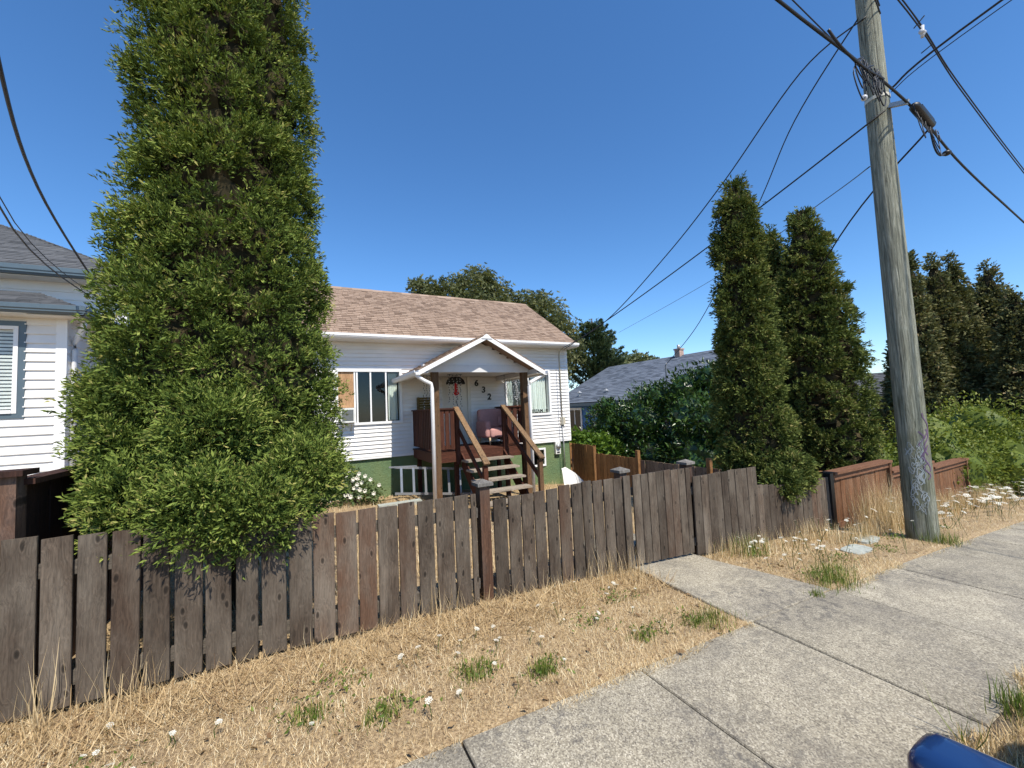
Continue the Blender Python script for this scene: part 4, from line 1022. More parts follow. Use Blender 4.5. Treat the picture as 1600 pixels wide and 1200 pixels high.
lp = thing('cable_coil', 'tangle of looped black wires hanging left of the pole', 'cable coil')
for k in range(12):
    c = Vector((5.98 + random.uniform(-.14, .5), 2.06, 3.86 + random.uniform(0, .08))); L = random.uniform(.15, .5); w_ = random.uniform(.05, .2)
    m = MB(); m.tube(poly([c + Vector((.1, 0, .1)), c + Vector((-w_, -.03, -L * .4)), c + Vector((-w_ * .3, -.04, -L)), c + Vector((w_, 0, -L * .5)), c + Vector((.12, 0, .08))], 7), .007, 5); m.build('wire_loop', 'cable', lp, True)
m = MB(); m.ball((6.0, 2.06, 3.5), .035, 8, 6); m.build('connector', 'glass_insul', lp, True)
m = MB(); m.tube(poly([(5.2, 2.03, 4.0), (5.4, 2.0, 3.84), (5.95, 2.02, 3.84), (6.6, 2.06, 3.95)], 7), .016, 6); m.build('bundle_tail', 'cable', lp, True)
for k in range(5):
    m = MB(); z = 5.3 + .12 * k; m.tube(poly([(6.3 + .05 * k, 2.25, z - .1), (6.5, 2.15, z + .1), (6.9, 2.2, z + .22), (7.5, 2.3, z + .15)], 7), .010, 5); m.build('upper_tail', 'cable', lp, True)
ins = thing('line_spacer', 'pale insulator joining the street power lines', 'insulator')
m = MB(); m.tube([(8.63, 2.2, 5.56), (8.73, 2.2, 5.58)], .036, 8); m.tube([(8.66, 2.2, 5.48), (8.70, 2.2, 5.68)], .024, 8); m.build('body', 'glass_insul', ins, True)
m = MB(); m.bar((8.78, 2.12, 5.36), (8.92, 2.3, 5.40), .012, .012); m.bar((8.52, 2.12, 5.70), (8.72, 2.3, 5.74), .012, .012); m.build('clip', 'black', ins)

# ------------------------------------------------------------------ parked blue car (only its door mirror and its shadow reach the picture)
car = thing('parked_car', 'blue parked car whose door mirror shows at the lower right corner', 'car')
CY = -.80       # centre line
gr_ = float(sz(1.5)) - .13
prof = [(-1.1, .45), (-1.05, .95), (-.85, 1.08), (.2, 1.12), (1.15, 1.14), (2.2, 1.15), (3.15, 1.13), (3.42, .92), (3.46, .42), (3.2, .28), (-.9, .28)]
bm = bmesh.new(); ring = []
for s, wv in ((-1, .90), (1, .90)):
    ring.append([bm.verts.new((x, CY + s * wv * (1 if z < .9 else .96), gr_ + z)) for x, z in prof])
n = len(prof)
bm.faces.new(ring[0][::-1]); bm.faces.new(ring[1])
for i in range(n): bm.faces.new((ring[0][i], ring[0][(i + 1) % n], ring[1][(i + 1) % n], ring[1][i]))
bmesh.ops.bevel(bm, geom=[e for e in bm.edges], offset=.06, segments=3, profile=.5, affect='EDGES')
bmesh.ops.recalc_face_normals(bm, faces=bm.faces[:])
me = bpy.data.meshes.new('body'); bm.to_mesh(me); bm.free(); me.polygons.foreach_set('use_smooth', [True] * len(me.polygons))
body = link('body', me, 'carpaint', car)
cab = [(-.95, 1.09), (-.45, 1.45), (.15, 1.5), (.75, 1.45), (1.35, 1.1)]
c_ = MB(); L = []
for s in (-1, 1): L.append([(x, CY + s * (.84 if z < 1.2 else .62), gr_ + z) for x, z in cab])
k = len(cab); c_.add(L[0] + L[1], [tuple(range(k)), tuple(range(2 * k - 1, k - 1, -1))] + [(i, k + i, k + (i + 1) % k, (i + 1) % k) for i in range(k)])
c_.build('cabin_glass', 'carglass', car)
rfm = MB(); rfm.prism([(-.45, CY - .63, gr_ + 1.455), (.15, CY - .63, gr_ + 1.505), (.75, CY - .63, gr_ + 1.455), (.75, CY - .63, gr_ + 1.48), (.15, CY - .63, gr_ + 1.53), (-.45, CY - .63, gr_ + 1.48)], (0, 1.26, 0)); rfm.build('roof_panel', 'carpaint', car)
for xx in (-.25, 2.45):
    for s in (-1, 1):
        yy = CY + s * .80; wm = MB(); wm.tube([(xx, yy - .10, gr_ + .32), (xx, yy - .09, gr_ + .32), (xx, yy + .09, gr_ + .32), (xx, yy + .10, gr_ + .32)], [.27, .32, .32, .27], 24); wh = wm.build('wheel', 'rubber', car, True)
        wm = MB(); wm.tube([(xx, yy + s * .101, gr_ + .32), (xx, yy + s * .115, gr_ + .32)], .2, 18); wm.build('rim', 'alu', wh)
for s in (-1, 1):
    hl = MB(); hl.ball((3.36, CY + s * .62, gr_ + .66), .13, 10, 8, (.6, 1.2, .7)); hl.build('headlight', 'glass_insul', car, True)
def mirror(s):
    y_in = CY + s * .90; L_ = .27
    bm = bmesh.new(); bmesh.ops.create_cube(bm, size=1)
    for v in bm.verts: v.co = Vector((v.co.x * .15, v.co.y * L_, v.co.z * .19))
    for v in bm.verts:
        if v.co.y * s > 0: v.co.z *= .86; v.co.x *= .8
    bmesh.ops.bevel(bm, geom=bm.edges[:], offset=.042, segments=4, profile=.62, affect='EDGES')
    me = bpy.data.meshes.new('door_mirror'); bm.to_mesh(me); bm.free(); me.polygons.foreach_set('use_smooth', [True] * len(me.polygons))
    o = link('door_mirror', me, 'carpaint', car, (1.06, CY + s * (.90 + .02) + s * L_ / 2, -.752 if s > 0 else -.75))
    g_ = MB().box(-.079, -.0755, -.10, .10, -.06, .06); g_.build('mirror_glass', 'carglass', o)
    return o
mirror(1); mirror(-1)

# ------------------------------------------------------------------ trees and shrubs
def prof_r(prof, z): return np.interp(z, [p[0] for p in prof], [p[1] for p in prof])
def unit(v): return v / (np.linalg.norm(v, axis=1, keepdims=True) + 1e-9)
def cedar(label, cx, cy, z0, prof, nclump, per, size, mat, lobes=(), csize=.11, group=None, seed=0, upb=.55, tmpl=None, trunk_r=.10, fw_k=.24, kf=5, lobe=.2):
    """columnar cedar: trunk, dense inner foliage and a skin of scale-leaf sprays in clumps"""
    global rng
    rng = np.random.default_rng(100 + seed)
    t = thing('cedar_tree', label, 'tree', group)
    zt = prof[-1][0]
    tk = MB(); tk.tube([(cx, cy, z0 - .2), (cx + .02, cy, z0 + (zt - z0) * .4), (cx, cy, zt - .3)], [trunk_r, trunk_r * .7, .015], 9); tk.build('trunk', 'bark', t, True)
    zz = np.linspace(prof[0][0], zt, 400); w = prof_r(prof, zz) + .03; w /= w.sum()
    z = rng.choice(zz, nclump, p=w) + rng.uniform(-.02, .02, nclump)
    th = rng.uniform(0, 2 * np.pi, nclump)
    tocam = math.atan2(-cy, -cx)
    keep = (np.cos(th - tocam) > -.25) | (rng.random(nclump) < .33)
    z, th = z[keep], th[keep]
    r = prof_r(prof, z)
    lump = 1.07 + .04 * np.sin(3 * th + 2.1 * z + seed) + .04 * np.sin(5 * th - 3.7 * z + 2 * seed) + .03 * np.sin(2 * th + 6.3 * z)
    rr = r * lump * np.where(rng.random(len(z)) < .15, rng.uniform(.72, .84, len(z)), 1 - .10 * rng.random(len(z)) ** 1.5)
    # foliage masses: clumps sink away between the lobes of the crown
    nl = int(2 * np.pi * np.mean(r) * (zt - prof[0][0]) / (lobe * lobe * 1.5))
    lz = rng.choice(zz, nl, p=w); lt = rng.uniform(0, 2 * np.pi, nl)
    da = np.abs((th[:, None] - lt[None] + np.pi) % (2 * np.pi) - np.pi) * r[:, None]
    dd = np.sqrt(da ** 2 + (z[:, None] - lz[None]) ** 2).min(1) / lobe
    rr = np.maximum(rr - np.clip(dd, 0, 1.3) ** 2 * lobe * .85, r * .74)
    k2 = (dd < 1.0) | (rng.random(len(z)) < .35)
    z, th, r, rr = z[k2], th[k2], r[k2], rr[k2]
    C = np.stack([cx + rr * np.cos(th), cy + rr * np.sin(th), z], 1)
    O = np.stack([np.cos(th), np.sin(th), np.zeros_like(th)], 1)
    for (lx, ly, lz, lr, ln) in lobes:
        d = unit(rng.normal(size=(ln, 3))); d = d[(d[:, 1] < .5)]
        C = np.concatenate([C, np.array([lx, ly, lz]) + d * lr * rng.uniform(.75, 1.05, (len(d), 1))]); O = np.concatenate([O, d * [1, 1, .35]])
    n = len(C); ct = rng.random(n)
    P = np.repeat(C, per, 0); Oo = np.repeat(O, per, 0); m = len(P)
    # each clump is a plume: sprays radiate from its base, outward and upward
    td = unit(unit(O) * .85 + np.array([0, 0, upb]) + rng.normal(size=(n, 3)) * .30)
    cs = csize * rng.uniform(.65, 1.45, n)
    dr = unit(np.repeat(td, per, 0) + rng.normal(size=(m, 3)) * .46)
    u = .15 + .85 * rng.random(m) ** .8
    off = dr * (np.repeat(cs, per) * 2.3 * u)[:, None] - np.repeat(td * cs[:, None], per, 0)
    P = P + off
    A = dr + rng.normal(size=(m, 3)) * .22
    sz_ = size * rng.uniform(.65, 1.25, m)
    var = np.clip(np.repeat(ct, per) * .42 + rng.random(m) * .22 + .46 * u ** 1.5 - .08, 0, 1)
    A = unit(A); P5 = np.repeat(P, kf, 0); A5 = np.repeat(A, kf, 0); s5 = np.repeat(sz_, kf)
    q = np.tile(np.linspace(0, .55, kf), m)
    D5 = unit(A5 + rng.normal(size=A5.shape) * .42)
    P5 = P5 + A5 * (q * s5)[:, None] + rng.normal(size=P5.shape) * (s5 * .12)[:, None]
    v5 = np.clip(np.repeat(var, kf) + rng.normal(0, .13, m * kf), 0, 1)
    s5 = s5 * rng.uniform(.55, 1.0, m * kf)
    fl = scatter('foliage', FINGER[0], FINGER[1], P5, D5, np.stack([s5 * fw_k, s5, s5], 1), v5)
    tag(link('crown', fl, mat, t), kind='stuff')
    # inner foliage: dead brown, coloured dark to stand for shade in the gaps
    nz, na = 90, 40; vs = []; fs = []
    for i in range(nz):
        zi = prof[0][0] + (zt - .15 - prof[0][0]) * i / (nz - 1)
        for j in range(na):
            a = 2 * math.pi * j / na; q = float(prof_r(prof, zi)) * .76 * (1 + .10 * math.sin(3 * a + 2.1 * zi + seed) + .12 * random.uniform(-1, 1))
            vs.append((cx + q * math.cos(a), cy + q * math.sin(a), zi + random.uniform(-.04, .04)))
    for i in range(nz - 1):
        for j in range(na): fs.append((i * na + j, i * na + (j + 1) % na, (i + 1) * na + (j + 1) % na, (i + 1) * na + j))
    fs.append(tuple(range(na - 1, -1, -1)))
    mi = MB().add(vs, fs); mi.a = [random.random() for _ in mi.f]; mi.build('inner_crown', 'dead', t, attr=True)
    return t
GB = 1.0
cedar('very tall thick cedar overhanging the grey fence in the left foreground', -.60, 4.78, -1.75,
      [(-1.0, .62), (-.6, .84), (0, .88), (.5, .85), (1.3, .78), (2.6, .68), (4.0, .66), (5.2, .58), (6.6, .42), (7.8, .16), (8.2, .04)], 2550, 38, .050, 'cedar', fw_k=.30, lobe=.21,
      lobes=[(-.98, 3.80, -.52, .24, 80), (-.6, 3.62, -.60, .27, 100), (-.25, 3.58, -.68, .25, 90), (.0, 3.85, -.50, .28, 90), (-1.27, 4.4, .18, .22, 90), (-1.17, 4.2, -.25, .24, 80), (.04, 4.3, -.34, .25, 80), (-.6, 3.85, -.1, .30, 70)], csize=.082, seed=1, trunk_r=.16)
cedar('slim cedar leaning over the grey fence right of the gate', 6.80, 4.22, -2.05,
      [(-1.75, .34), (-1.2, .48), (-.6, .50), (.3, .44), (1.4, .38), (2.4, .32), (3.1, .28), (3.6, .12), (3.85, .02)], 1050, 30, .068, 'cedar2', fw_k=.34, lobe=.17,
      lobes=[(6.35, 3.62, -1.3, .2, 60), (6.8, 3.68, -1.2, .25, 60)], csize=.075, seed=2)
def at(px_deg, dist): return dist * math.sin(R(27.865 + px_deg)), dist * math.cos(R(27.865 + px_deg))
x, y = at(36.9, 12.0)
cedar('broad dark cedar standing behind the slim cedar, right one of the close pair', x, y, -2.5,
      [(-2.2, .72), (-1.4, .90), (0, .90), (1.2, .80), (2.4, .66), (3.4, .46), (4.2, .20), (4.62, .04)], 950, 28, .09, 'cedar2', fw_k=.34, csize=.085, seed=3, group=None)
x, y = at(33.4, 12.6)
cedar('narrower cedar peeping between the slim cedar and the broad dark one', x, y, -2.5,
      [(-2.2, .5), (0, .55), (2, .50), (3.4, .36), (4.1, .2), (4.45, .04)], 600, 24, .09, 'cedar2', fw_k=.34, csize=.085, seed=4)
rows = [(45.1, 20.0, 4.95, .85, 'leftmost cedar of the right hand row, tip beside the pole'), (46.9, 21.0, 4.80, 1.0, 'second cedar of the right hand row, right of the pole'), (48.0, 21.5, 4.72, .95, 'third cedar of the right hand row, close to its twin'),
        (50.2, 22.5, 4.35, 1.25, 'rightmost large cedar cut by the picture edge'), (49.2, 23.5, 3.9, .9, 'lower cedar tucked between two taller ones at the right'), (43.6, 20.5, 2.0, .75, 'short cedar just left of the utility pole'), (51.6, 20.5, 3.1, 1.1, 'lower cedar at the far right edge of the picture')]
for k, (dg, ds, zt, rr, lb) in enumerate(rows):
    x, y = at(dg, ds); b = float(fz(x)) - .1
    cedar(lb, x, y, b, [(b + .2, rr * .66), (b + 1.2, rr * .82), (b + 2.6, rr * .74), (zt - 2.6, rr * .54), (zt - 1.3, rr * .33), (zt - .5, rr * .13), (zt, .02)], 800, 20, .13, 'cedar3', csize=.085, seed=10 + k, fw_k=.5, kf=3, lobe=.26)

def shrub(name, label, cat, blobs, nleaf, size, mat, tmpl=LEAF, stems=6, z0=None, width=.38, group=None, seed=0, upb=.3, core=True, shell=.62, flat=.5):
    """leafy plant: stems, leaves through the volume of several clumps"""
    global rng
    rng = np.random.default_rng(500 + seed)
    t = thing(name, label, cat, group)
    vol = np.array([b[3] ** 2 for b in blobs]); vol = vol / vol.sum()
    k = rng.choice(len(blobs), nleaf, p=vol); Bm = np.array(blobs, float)
    d = unit(rng.normal(size=(nleaf, 3)))
    rad = shell + (1.08 - shell) * rng.random(nleaf) ** .7
    sq = Bm[k][:, 4:5] if Bm.shape[1] > 4 else np.ones((nleaf, 1))
    rough_ = 1 + .16 * np.sin(5 * d[:, 0] + 7 * d[:, 2] + k) + .12 * np.sin(11 * d[:, 1] - 6 * d[:, 2])
    P = Bm[k, :3] + d * (Bm[k, 3] * rad * rough_)[:, None] * np.concatenate([np.ones((nleaf, 2)), sq], 1)
    A = d * .7 + np.array([0, 0, upb]) + rng.normal(size=(nleaf, 3)) * .6
    s = size * rng.uniform(.6, 1.3, nleaf)
    var = np.clip(.15 + .5 * rng.random(nleaf) + .35 * np.sin(k * 2.3) ** 2 * rng.random(nleaf), 0, 1)
    me = scatter('foliage', tmpl[0], tmpl[1], P, A, np.stack([s * width, s, s], 1) if tmpl is LEAF else s, var, normal=np.array([0, 0, 1.0]) + rng.normal(size=(nleaf, 3)) * flat)
    tag(link('foliage', me, mat, t), kind='stuff')
    if core:
        c = MB()
        for b in blobs:
            o = len(c.v); c.ball(b[:3], b[3] * .74, 12, 9, (1, 1, b[4] if len(b) > 4 else 1))
            for i in range(o, len(c.v)):
                p = c.v[i]; j = 1 + .1 * random.uniform(-1, 1); c.v[i] = tuple(b[q] + (p[q] - b[q]) * j for q in range(3))
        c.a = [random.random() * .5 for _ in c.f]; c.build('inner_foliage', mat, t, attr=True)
    zz = z0 if z0 is not None else float(gz(blobs[0][0], blobs[0][1])) - .05
    ax, ay = float(np.mean(Bm[:, 0])), float(np.mean(Bm[:, 1]))
    for j in range(stems):
        b = blobs[j % len(blobs)]; m = MB()
        m.tube([(ax + random.uniform(-.1, .1), ay + random.uniform(-.1, .1), zz), ((ax + b[0]) / 2, (ay + b[1]) / 2, (zz + b[2]) / 2), (b[0], b[1], b[2])], [.03, .02, .008], 6); m.build('stem', 'bark', t, True)
    return t
shrub('laurel_shrub', 'glossy laurel at the left of the hedge, nearest the blue wall', 'shrub', [(9.4, 11.0, -1.4, .8), (9.2, 10.6, -.65, .7), (9.7, 11.2, -.5, .6), (9.3, 10.2, -1.6, .8), (9.0, 10.4, -.15, .32)], 5200, .15, 'laurel', seed=1, z0=-2.5)
shrub('laurel_shrub', 'glossy laurel in the middle of the dark hedge behind the side fence', 'shrub', [(9.5, 9.2, -1.4, .9), (9.3, 8.9, -.55, .75), (9.7, 9.5, -.1, .6), (9.2, 8.5, -1.6, .8), (9.5, 8.6, .15, .45)], 5600, .15, 'laurel', seed=2, z0=-2.5)
shrub('laurel_shrub', 'tallest glossy laurel of the hedge, beside the slim cedar', 'shrub', [(9.4, 7.4, -1.4, .9), (9.5, 7.5, -.4, .8), (9.7, 7.8, .3, .6), (9.0, 6.9, -1.5, .8), (9.9, 7.2, .6, .45), (9.3, 6.4, -.6, .8)], 6200, .15, 'laurel', seed=3, z0=-2.5)
shrub('vine_shrub', 'bright green leafy vine topping the orange side fence', 'shrub', [(8.35, 10.6, -1.25, .36), (8.4, 10.0, -1.35, .34), (8.3, 11.2, -1.2, .38), (8.5, 9.6, -1.45, .3)], 1500, .14, 'vine', width=.8, seed=4, z0=-2.5)
shrub('rose_bush', 'pale rose bush with white blooms against the green foundation', 'rose bush', [(1.05, 9.75, -1.65, .36), (.75, 9.7, -1.55, .3), (1.35, 9.7, -1.75, .28), (1.0, 9.8, -1.30, .26), (1.5, 9.6, -1.85, .2)], 1500, .075, 'rose_leaf', width=.6, seed=5, z0=-2.0, core=False, shell=.15)
rb = bpy.data.objects['rose_bush']
for k in range(24):
    m = MB(); x, y, z = random.gauss(1.08, .24), 9.42 + random.uniform(-.08, .2), random.uniform(-1.85, -1.12)
    for q in range(6): an = q * 1.05; m.add([(x, y, z), (x + .035 * math.cos(an) - .01, y - .02, z + .035 * math.sin(an)), (x + .05 * math.cos(an + .5), y - .01, z + .05 * math.sin(an + .5)), (x + .035 * math.cos(an + 1), y - .02, z + .035 * math.sin(an + 1))], [(0, 1, 2, 3)])
    m.build('bloom', 'petal', rb)
for k, (dg, ds, blobs, n, lb) in enumerate(((40.3, 12.8, [(0, 0, .6, .75), (.3, .5, 1.1, .6), (-.4, .2, .5, .6)], 2800, 'yellow green shrub between the broad cedar and the pole'),
        (46.2, 14.5, [(0, 0, .5, .9), (.9, -.1, .6, .8), (.3, .4, 1.25, .8), (1.6, .1, .5, .8)], 4200, 'yellow green shrub right of the pole above the stained fence'),
        (49.6, 16.0, [(0, 0, .6, 1.0), (1.0, 0, .8, .9), (.5, .4, 1.5, .8)], 4200, 'dull green shrub near the end of the stained fence'))):
    x, y = at(dg, ds); b = float(fz(x))
    shrub('leafy_shrub', lb, 'shrub', [(x + a, y + c, b + d_ + .1, r) for a, c, d_, r in blobs], int(n * 1.7), .095, 'lime', width=.5, seed=20 + k, z0=b - .1)
shrub('dark_shrub', 'dark low shrub at the right end of the stained fence', 'shrub', [(16.2, 3.9, -2.2, .75), (17.2, 3.6, -2.3, .8), (16.6, 4.3, -1.7, .6), (18.3, 3.9, -2.3, .9)], 3600, .14, 'laurel', seed=30, z0=-2.8)
def broadleaf(label, cx, cy, z0, blobs, n, size, mat, seed, name='broadleaf_tree', tmpl=TRILEAF):
    t = shrub(name, label, 'tree', blobs, n, size, mat, tmpl=tmpl, stems=0, seed=seed, z0=z0, core=False, shell=.35, flat=1.0)
    for o in t.children: o.name = 'crown'
    m = MB(); m.tube([(cx, cy, z0), (cx + .1, cy, z0 + 2.5), (cx, cy, z0 + 5)], [.28, .2, .1], 9); m.build('trunk', 'bark', t, True)
    for b in blobs: m = MB(); m.tube([(cx + .05, cy, z0 + 3), ((cx + b[0]) / 2, (cy + b[1]) / 2, (z0 + 4 + b[2]) / 2), tuple(b[:3])], [.12, .07, .02], 6); m.build('limb', 'bark', t, True)
    return t
bl = [(7.3, 21, 6.0, 1.25), (8.7, 20.6, 6.6, 1.2), (10.0, 21, 6.2, 1.25), (6.2, 20.8, 6.3, .75), (8.6, 20.4, 5.0, 1.5), (10.4, 20.4, 4.9, 1.3), (7.2, 20.4, 4.6, 1.3), (9.3, 20.2, 7.05, .6), (5.6, 20.8, 6.6, .45)]
broadleaf('spreading broadleaf tree rising behind the bungalow roof', 8.4, 21, -3, bl, 16000, .14, 'broad', 41)
bl = [(11.8, 20.5, 5.6, 1.2), (13.2, 20.2, 5.3, 1.2), (14.1, 20.2, 4.3, 1.15), (12.4, 20.0, 4.2, 1.4), (14.6, 20, 3.2, 1.0), (13.2, 19.8, 2.8, 1.3), (12.9, 20.4, 6.3, .6)]
broadleaf('rusty tinged broadleaf tree right of the spreading one behind the roof', 12.8, 20.5, -3, bl, 13000, .14, 'broad', 42)
# cypress with pointed drooping tips
rng = np.random.default_rng(77)
cy_ = thing('cypress_tree', 'dark feathery cypress between the bungalow and the blue house roof', 'tree')
m = MB(); m.tube([(16.9, 20.5, -3), (16.9, 20.5, 5.6)], [.25, .03], 8); m.build('trunk', 'bark', cy_, True)
PP = []; AA = []
for k in range(130):
    z = rng.uniform(.2, 5.6); L = (1 - (z + .5) / 6.6) * 3.4 * rng.uniform(.65, 1.1) + .3; an = rng.uniform(0, 2 * np.pi)
    if math.sin(an) > .6 and rng.random() < .6: continue
    d = np.array([math.cos(an), math.sin(an), .55]); q = int(150 * (L / 3) + 40); u = rng.random(q) ** .7
    p = np.array([16.9, 20.5, z - .4]) + d * L * u[:, None] + rng.normal(size=(q, 3)) * (.20 * (1.05 - u))[:, None]
    PP.append(p); AA.append(d + rng.normal(size=(q, 3)) * .35 + np.array([0, 0, .2]))
PP = np.concatenate(PP); AA = np.concatenate(AA)
tag(link('crown', scatter('foliage', SPRAY2[0], SPRAY2[1], PP, AA, .22 * rng.uniform(.6, 1.2, len(PP)), rng.random(len(PP))), 'conifer', cy_), kind='stuff')
shrub('distant_tree', 'small distant treetop showing over the blue house ridge', 'tree', [(24, 24, 2.6, 1.2), (26, 24.5, 2.3, 1.3), (22.3, 24, 2.2, 1.0)], 3000, .25, 'broad', tmpl=TRILEAF, seed=44, z0=-4)

# ------------------------------------------------------------------ grass, weeds, flowers
rng = np.random.default_rng(5)
def blades(name, mat, x, y, length, wid, lean, var, z=None):
    n = len(x); z = gz(x, y) - .012 if z is None else z
    P = np.stack([x, y, z], 1); an = rng.uniform(0, 2 * np.pi, n)
    A = np.stack([np.cos(an) * np.sin(lean), np.sin(an) * np.sin(lean), np.cos(lean)], 1)
    Nn = np.stack([-np.cos(an) * np.cos(lean), -np.sin(an) * np.cos(lean), np.sin(lean)], 1) + rng.normal(size=(n, 3)) * .25
    return scatter(name, BLADE[0], BLADE[1], P, A, np.stack([wid, length, length], 1), var, normal=Nn)
def on_path(x, y): return (y < 4.7) & (x > 3.22 + .08 * np.clip(y - 2.15, 0, 1.2)) & (x < 4.47 - .12 * np.clip(y - 2.15, 0, 1.2))
def verge(n, x0, x1, y0, y1, edge=.06):
    x = rng.uniform(x0, x1, n); y = rng.uniform(y0, y1, n)
    y = np.where(y < y0 + .25, y + .0, y)
    wob = .05 * np.sin(x * 2.3) + .035 * np.sin(x * 7.1 + 1) + .02 * np.sin(x * 17)
    k = (~on_path(x, y)) & (y > 2.15 - edge + wob * .8)
    return x[k], y[k]
def patch(x, y): return .5 + .28 * np.sin(2.1 * x + 1.4 * y) * np.sin(1.3 * x - 3.1 * y + .7) + .2 * np.sin(5.3 * x + 2.2 * y) * np.cos(4.1 * y - 1.9 * x)
xa, ya = verge(140000, -2.2, 6.0, 2.06, 3.56); xb, yb = verge(42000, 6.0, 16, 2.06, 3.6)
x = np.concatenate([xa, xb]); y = np.concatenate([ya, yb]); n = len(x)
pt = patch(x, y)
keep = rng.random(n) < np.clip(.35 + 1.3 * pt, .35, 1); x, y, pt = x[keep], y[keep], pt[keep]; n = len(x)
ln = rng.uniform(.022, .075, n); lean = np.clip(rng.normal(1.28, .26, n), .1, 1.54)
tag(link('dry_grass', blades('dry_grass', 'straw', x, y, ln, rng.uniform(.0020, .0042, n), lean, np.clip(.40 + .36 * pt + rng.normal(0, .27, n), 0, 1)), 'straw'), 'mown straw coloured dry grass covering the verge', 'grass', kind='stuff')
# thatch lying flat at the foot of the fence and taller stalks
x, y = verge(5200, -2.2, 3.3, 2.95, 3.52); n = len(x)
tag(link('fence_thatch', blades('fence_thatch', 'straw', x, y, rng.uniform(.10, .26, n), rng.uniform(.003, .006, n), np.clip(rng.normal(1.42, .13, n), .2, 1.56), np.clip(rng.normal(.36, .2, n), 0, 1)), 'straw'), 'flattened reddish straw lying along the foot of the fence', 'grass', kind='stuff')
cl = [(-1.3, 3.38, .05, .45, 9), (-.95, 3.40, .06, .42, 9), (-.85, 3.36, .05, .36, 6), (-1.7, 3.2, .12, .4, 10), (.15, 3.38, .08, .24, 8), (.62, 3.40, .10, .24, 7), (1.0, 3.42, .10, .34, 14), (1.5, 3.40, .14, .22, 8), (2.2, 3.4, .15, .24, 11), (2.85, 3.4, .16, .38, 26), (3.12, 3.3, .08, .38, 13), (4.6, 3.3, .2, .28, 40),
      (5.2, 3.3, .3, .3, 90), (6.3, 3.2, .3, .35, 110), (8.0, 3.25, .18, .75, 70), (8.5, 3.2, .25, .85, 110), (9.1, 3.2, .3, .75, 90), (9.7, 3.2, .25, .6, 70), (8.3, 2.95, .35, .45, 160), (10.6, 3.1, .4, .5, 200), (11.8, 3.1, .5, .45, 200), (13.2, 3.1, .6, .45, 250), (7.0, 2.9, .4, .3, 160)]
X = np.concatenate([rng.normal(c[0], c[2], c[4] * 3) for c in cl]); Y = np.concatenate([np.clip(rng.normal(c[1], .07, c[4] * 3), 2.3, 3.47) for c in cl]); Lh = np.concatenate([c[3] * rng.uniform(.45, 1.05, c[4] * 3) for c in cl])
n = len(X); k = ~on_path(X, Y); X, Y, Lh = X[k], Y[k], Lh[k]; n = len(X)
tag(link('tall_dry_grass', blades('tall_dry_grass', 'straw', X, Y, Lh, rng.uniform(.003, .006, n), np.abs(rng.normal(.25, .25, n)), np.clip(rng.normal(.6, .2, n), 0, 1)), 'straw'), 'tall uncut straw stalks standing along the fences', 'grass', kind='stuff')
# dead leaves and low weeds among the straw
x, y = verge(520, -2.2, 7.0, 2.1, 3.5); n = len(x)
P = np.stack([x, y, gz(x, y) + .018], 1); A = rng.normal(size=(n, 3)) * [1, 1, .25]
s = rng.uniform(.02, .055, n)
tag(link('leaf_litter', scatter('leaf_litter', LEAF[0], LEAF[1], P, A, np.stack([s * .6, s, s], 1), rng.random(n) * .28, normal=np.array([0, 0, 1.0]) + rng.normal(size=(n, 3)) * .4), 'straw'), 'brown dead leaves scattered over the straw', 'leaf litter', kind='stuff')
wc = [(-.9, 2.75), (.0, 2.75), (.45, 2.52), (.2, 2.95), (1.0, 2.65), (1.45, 2.45), (2.1, 2.75), (2.45, 2.45), (2.85, 2.4), (2.6, 3.0), (4.8, 2.4), (5.6, 2.6), (5.0, 3.2), (6.6, 2.5), (7.4, 2.7), (8.6, 2.6)]
x = np.concatenate([rng.normal(c[0], .10, 80) for c in wc]); y = np.clip(np.concatenate([rng.normal(c[1], .07, 80) for c in wc]), 2.2, 3.45); k = ~on_path(x, y); x, y = x[k], y[k]; n = len(x)
s = rng.uniform(.015, .04, n)
tag(link('low_weeds', scatter('low_weeds', LEAF[0], LEAF[1], np.stack([x, y, gz(x, y) + rng.uniform(0, .05, n)], 1), rng.normal(size=(n, 3)) + [0, 0, .5], np.stack([s * .5, s, s], 1), rng.random(n) * .8), 'green_blade'), 'small green weeds growing through the straw', 'weeds', kind='stuff')
# yard grass
x = rng.uniform(-1.4, 7.7, 26000); y = 3.65 + rng.random(26000) ** 1.2 * 6.6; k = (~((x > 3.25) & (x < 4.35) & (y > 3.6) & (y < 7.4))) & ~((x > 2.6) & (x < 5.0) & (y > 8.8)); x, y = x[k], y[k]; n = len(x)
gn = (y > 8.2) & (x > 4.4)
tag(link('yard_grass', blades('yard_grass', 'straw', x, y, rng.uniform(.06, .13, n) * np.where(gn, 1.6, 1), rng.uniform(.005, .009, n), np.clip(rng.normal(.9, .35, n), .1, 1.5), np.clip(rng.normal(.55, .22, n), 0, 1)), 'straw'), 'dry yellow lawn inside the fence', 'grass', kind='stuff')
# strip between sidewalk and kerb
x = np.concatenate([rng.uniform(-1, 12, 10000), rng.uniform(2.4, 5, 14000)]); y = rng.uniform(.36, .95, 24000); k = y < .86 + .05 * np.sin(x * 5) + .03 * np.sin(x * 13); x, y = x[k], y[k]; n = len(x)
tag(link('kerb_grass', blades('kerb_grass', 'straw', x, y, rng.uniform(.04, .10, n), rng.uniform(.003, .006, n), np.clip(rng.normal(1.0, .35, n), .1, 1.5), np.clip(rng.normal(.55, .22, n), 0, 1)), 'straw'), 'dry grass strip between sidewalk and kerb', 'grass', kind='stuff')
